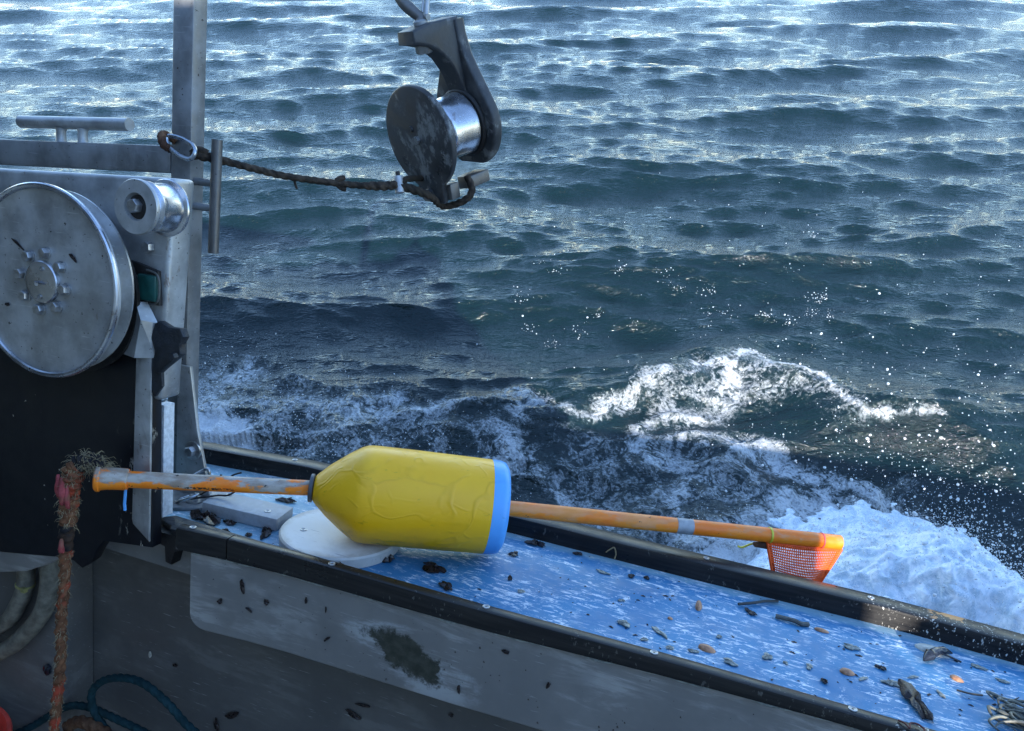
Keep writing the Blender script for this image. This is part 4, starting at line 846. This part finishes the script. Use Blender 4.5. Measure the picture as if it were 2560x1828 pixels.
SW = [  # x, y, width, height, turn, label
    (.052, .128, .036, .018, -.1, 'dark red seaweed scrap right of the blue buoy end, beside the outer rail'),
    (.032, .069, .019, .013, .5, 'small dark seaweed scrap just right of the blue buoy end'),
    (.126, .131, .015, .010, .2, 'small brown seaweed scrap at the foot of the outer rail under the curled straw'),
    (.054, -.010, .008, .013, .1, 'tiny dark seaweed speck in front of the blue buoy end'),
    (.223, .100, .012, .010, .4, 'tiny black seaweed speck left of its twin in mid deck'),
    (.247, .108, .011, .008, .9, 'tiny black seaweed speck nearest the outer rail in mid deck'),
    (.410, .083, .020, .011, -.5, 'brown seaweed scrap just under the straight black twig'),
    (.617, -.041, .030, .070, .35, 'large dark seaweed frond standing out near the inner rail at the right'),
    (.586, .021, .014, .009, -.5, 'small black seaweed scrap left of the large dark frond'),
    (.509, -.054, .010, .010, 0, 'tiny dark seaweed speck near the inner rail'),
    (-.133, -.056, .022, .020, .6, 'dark seaweed scrap under the yellow float beside the round board'),
    (-.060, -.046, .052, .022, -.25, 'ragged dark seaweed scrap on the blue deck below the yellow float'),
    (-.020, -.086, .026, .018, -.3, 'curled dark seaweed scrap against the inner rail below the float'),
    (-.168, -.068 - .075, .012, .012, .3, 'dark speck on the front edge of the round white board'),
    (-.455, -.088, .060, .036, .1, 'big purple brown seaweed clump at the left end of the blue deck'),
    (-.458, -.080, .050, .016, -.25, 'dark seaweed strip lying along the grey plastic block'),
    (-.415, -.079, .022, .016, .3, 'small dark seaweed tuft at the front edge of the grey block'),
    (-.345, -.078, .020, .040, .3, 'stringy dark seaweed wedged between grey block and white board'),
    (-.396, .047, .036, .015, .1, 'black seaweed scrap behind the grey block under the stick'),
    (-.363, -.098, .014, .010, .3, 'small dark seaweed leaf left of the round white board'),
    (-.400, -.108, .026, .011, -.4, 'dark seaweed curl near the black rubber edging'),
]
for i, (x, y, w, h, rz, lb) in enumerate(SW): lay('seaweed', scrap(w * 1.25, h * 1.3, 40 + i, .0014, .3, 24, .55), 'weed', lb, 'seaweed', (x, y, .0205 if 'round white board' in lb and 'front edge' in lb else .0008), 'up', rz, 'dark seaweed on the side deck')
CO = [(-.318, -.043, .010, .026, .2, 'long black seaweed scrap near the left end of the grey panel'), (-.356, -.078, .012, .010, .6, 'small hooked seaweed scrap near the left end of the grey panel'), (-.275, -.058, .012, .010, -.4, 'small dark scrap on the grey panel under the black rail'),
      (-.305, -.079, .015, .006, -.5, 'small slanting dark scrap low on the grey panel'), (-.208, -.037, .0045, .015, 0, 'short upright black sliver on the grey panel'), (-.174, -.042, .003, .011, 0, 'thin upright sliver on the grey panel'), (-.169, -.088, .014, .005, .8, 'slanting dark sliver left of the worn olive patch'),
      (.044, -.100, .006, .015, .1, 'small dark scrap right of the worn olive patch'), (.105, -.023, .014, .007, -.2, 'dark scrap near the rail right of the worn olive patch'), (.168, -.054, .006, .012, -.3, 'small dark scrap near the bottom edge of the picture')]
for i, (x, z, w, h, rz, lb) in enumerate(CO): lay('seaweed', scrap(w, h, 80 + i, .001, .3), 'weed', lb, 'seaweed', (x, yi(x) - .0145, z), 'in', rz, 'dark scraps stuck on the grey panel')
LI = [(-.133, -.226, .034, .006, .10, 'straight dark stalk stuck on the inner side below the grey panel'), (-.148, -.248, .040, .012, -.2, 'ragged dark seaweed strip low on the inner side'), (-.378, -.330, .040, .014, .5, 'thick curled black seaweed at the bottom edge beside the teal loop'), (-.41, -.36, .012, .03, .1, 'upright black seaweed tip at the bottom edge'), (.015, -.191, .010, .008, 0, 'dark speck on the inner side below the worn patch'), (-.50, -.275, .012, .009, .4, 'small dark hooked scrap above the arched teal loop')]
deep = lambda x, z: (.361 + (x - .361) * 1.048, -.0565, .566 + (z - .566) * 1.048)
for i, (x, z, w, h, rz, lb) in enumerate(LI): lay('seaweed', scrap(w, h, 120 + i, .0012, .3), 'weed', lb, 'seaweed', deep(x, z), 'in', rz, 'dark scraps stuck on the inner side')
lay('mussel', scrap(.018, .022, 7, .004, .2, 14, .1), 'shell_dark', 'black oval blob stuck on the bulkhead left of the hanging rope', 'shell', (-.762, -.1295, -.352), 'in')
lay('shell_chip', scrap(.006, .013, 8, .002, .2, 10, .1), 'shell_light', 'white shell chip on the inner side right of the hanging rope', 'shell', deep(-.555, -.272), 'in')
DR = [(-.648, .434, .030, .005, -.55, 'thin forked twig on the drum face above the bolts'), (-.546, .428, .018, .007, -.7, 'short dark scrap on the drum face right of the bolts'), (-.672, .345, .010, .006, .3, 'small dark scrap low on the drum face')]
for i, (x, z, w, h, rz, lb) in enumerate(DR): lay('seaweed', scrap(w, h, 150 + i, .001, .2), 'weed', lb, 'seaweed', (x, -.2558, z), 'in', rz, 'dark scraps on the drum')
def shell(w, h, seed, dome=.45):
    r = random.Random(seed); S = Sh(); n = 16; V = []; F = []
    for k, (q, z) in enumerate(((1, 0), (.9, .35), (.66, .75), (.3, .97), (0.02, 1))):
        for i in range(n):
            a = 2 * math.pi * i / n; b = 1 + .10 * math.sin(2 * a + seed) + .05 * r.random(); V.append((w / 2 * q * b * math.cos(a) - w * .12 * z, h / 2 * q * b * math.sin(a), dome * h * z))
    for k in range(4):
        for i in range(n): j = (i + 1) % n; F.append((k * n + i, k * n + j, (k + 1) * n + j, (k + 1) * n + i))
    F += [tuple(range(n))[::-1], tuple(4 * n + i for i in range(n))]; return S.add(V, F)
for i, (x, y, w, h, rz, lb) in enumerate([(.335, .060, .012, .030, .1, 'long peach coloured shell in the scratched white band of the deck'), (.358, -.054, .026, .019, -.2, 'peach slipper shell near the inner rail in mid deck'), (.540, -.014, .021, .018, .3, 'round peach slipper shell left of the large dark frond'), (.512, .086, .024, .012, .1, 'brown shell near the grey twig by the outer rail'), (.684, .048, .021, .014, -.2, 'peach shell in the shade right of the sunlit patch'), (.30, .002, .010, .008, .2, 'small peach shell chip in mid deck')]):
    lay('slipper_shell', shell(w * .85, h * .85, i, .35), 'shell_peach', lb, 'shell', (x, y, .0005), 'up', rz, 'peach shells on the deck')
PALE = [(.241, -.049, .030, .022, .1, 'pale weed blob near the inner rail, leftmost of the larger ones'), (.291, -.045, .014, .044, .8, 'long pale weed strand in mid deck'), (.341, -.070, .020, .013, .2, 'pale weed bit beside the peach shell by the inner rail'), (.390, -.072, .030, .018, -.1, 'pale weed blob against the inner rail in mid deck'), (.437, -.032, .026, .020, .4, 'curled pale weed blob in the middle of the deck'), (.371, -.013, .012, .012, 0, 'small pale blob above the peach shell'), (.461, -.034, .010, .011, 0, 'small pale blob right of the curled one'), (.491, -.027, .012, .022, .2, 'upright pale blob in mid deck'),
        (.551, .058, .042, .018, .05, 'two lobed pale weed left of the sunlit patch'), (.595, -.012, .034, .022, -.1, 'pale weed blob left above the large dark frond'), (.082, -.039, .018, .012, .3, 'faint pale scrap in front of the blue buoy end'), (.224, .015, .016, .010, .2, 'faint pale scrap in mid deck left of the scratched band'), (.275, -.075, .018, .010, .3, 'pale scrap against the inner rail below the long strand'), (.310, -.078, .020, .012, .9, 'pale tuft against the inner rail below the long strand'), (.179, .089, .032, .013, -.3, 'tangle of brown weed below the curled straw'),
        (.72, .098, .030, .013, .0, 'pale weed bit in the shade near the outer rail at the right'), (.745, .075, .022, .012, .0, 'brown weed bit in the shade at the right edge'), (.727, .028, .014, .026, .3, 'pale upright weed bit right of the sunlit patch'), (.655, -.005, .010, .022, .5, 'dark pointed bit under the pale weed blob'), (.625, .020, .006, .030, -.9, 'thin pale stalk leading up to the sunlit patch'), (.559, -.020, .006, .034, -.75, 'pale straight stalk left of the large dark frond')]
for i, (x, y, w, h, rz, lb) in enumerate(PALE): lay('weed_bit', scrap(w * .85, h * .85, 200 + i, .0012, .2, 24, .55), 'weed_pale', lb, 'weed', (x, y, .0006), 'up', rz, 'pale weed on the side deck')
wpile = thing('weed_pile', 'heap of pale curly weed at the lower right corner of the deck', 'weed', (.735, -.02, 0))
r_ = random.Random(5)
for i in range(60):
    c = Vector((r_.uniform(.728, .81), r_.uniform(-.075, .02), .002 + .007 * r_.random())); a = r_.uniform(0, 6.28); q = r_.uniform(.006, .016)
    part('frond', Sh().tube(spline([c + Vector((math.cos(a + t) * q * (1 + .5 * t), math.sin(a + t) * q, .006 * math.sin(2 * t + i))) for t in (0, 1.1, 2.2, 3.3, 4.2)], 5), [.0006 + .0016 * math.sin(math.pi * k / 20) for k in range(21)], 6), 'weed_pile', wpile, 60)
single('twig', Sh().tube(spline([(.391, .095, .004), (.415, .112, .005), (.430, .125, .0055), (.449, .139, .004)], 5), [.0022] * 16, 8), 'twig', 'straight black twig near the outer rail in mid deck', 'twig', (.39, .095, .003))
single('twig', Sh().tube(spline([(.446, .088, .004), (.472, .086, .005), (.482, .084, .004), (.493, .090, .003)], 5), [.0034, .0036] * 8, 8), 'twig_grey', 'bent grey twig on the deck beside the black one', 'twig', (.44, .088, .003))
single('straw', Sh().tube(spline([(.170, .1465, .010), (.177, .1455, .018), (.183, .145, .022), (.187, .1455, .012), (.186, .144, .003)], 6), .0013, 6), 'straw', 'curled straw stalk leaning on the inner face of the outer rail', 'stalk', (.18, .146, .003))
o = thing('mussel_shell', 'black mussel shell with pale inside, lying in the sunlit patch', 'shell', (.665, .112, 0))
part('upper_valve', Sh().tube(spline([(.634, .090, .004), (.650, .104, .008), (.668, .116, .009), (.686, .120, .005)], 6), [.0015, .0025, .004, .0055, .007, .008, .006, .0062, .0062, .006, .0058, .0055, .005, .006, .005, .004, .003, .002, .0015], 10), 'shell_dark', o)
part('lower_valve', shell(.046, .024, 3, .3), 'shell_light', o, local=True)
o.children[-1].location = (.005, -.014, .0005); o.children[-1].rotation_euler = (0, 0, .25)
part('lip', Sh().tube(spline([(.652, .098, .007), (.672, .099, .007), (.698, .096, .003)], 6), .0014, 6), 'shell_dark', o)
single('thread', Sh().tube(spline([(.580, -.146, .0315), (.586, -.151, .033), (.590, -.158, .033), (.592, -.149, .034), (.600, -.147, .034), (.606, -.152, .033), (.605, -.158, .0315)], 6), .0011, 6), 'thread', 'curled dark red thread on top of the inner rail', 'thread', (.59, -.15, .031))
single('twig', Sh().tube(spline([(.676, .012, .004), (.69, .010, .005), (.708, .018, .003)], 5), .0013, 6), 'twig', 'thin black twig in the shade below the peach shell at the right', 'twig', (.68, .01, .003))
def specks():   # fine grit and weed crumbs nobody could count
    V = []; F = []; k = 0; S = Sh()
    for i in range(230):
        x = rng.uniform(-.45, .85); y = rng.uniform(yi(x) + .004, yo(x) - .004); s = .0006 + .0013 * rng.random() ** 2
        if rng.random() > .35 + .65 * (x > .1): continue
        a = rng.uniform(0, 6.28); l = s * rng.uniform(1, 3); c, t = math.cos(a), math.sin(a)
        q = [(-l, -s), (l, -s * .6), (l * .8, s), (-l * .7, s * .8)]; S.add([(x + c * p - t * r, y + t * p + c * r, .0006) for p, r in q] + [(x, y, .0006 + s)], [(0, 1, 4), (1, 2, 4), (2, 3, 4), (3, 0, 4)])
    for i in range(90):
        x = rng.uniform(-.40, .5); z = rng.uniform(-.125, -.01); s = .0007 + .0013 * rng.random() ** 2; y = yi(x) - .0125; S.add([(x - s, y, z), (x + s, y, z - s * .5), (x, y, z + s * 1.6), (x, y - s, z)], [(0, 1, 3), (1, 2, 3), (2, 0, 3)])
    o = single('crumbs', S, 'weed', 'scattered crumbs of dark weed and grit on deck and panel', 'debris', (0, 0, 0), kind='stuff')
specks()
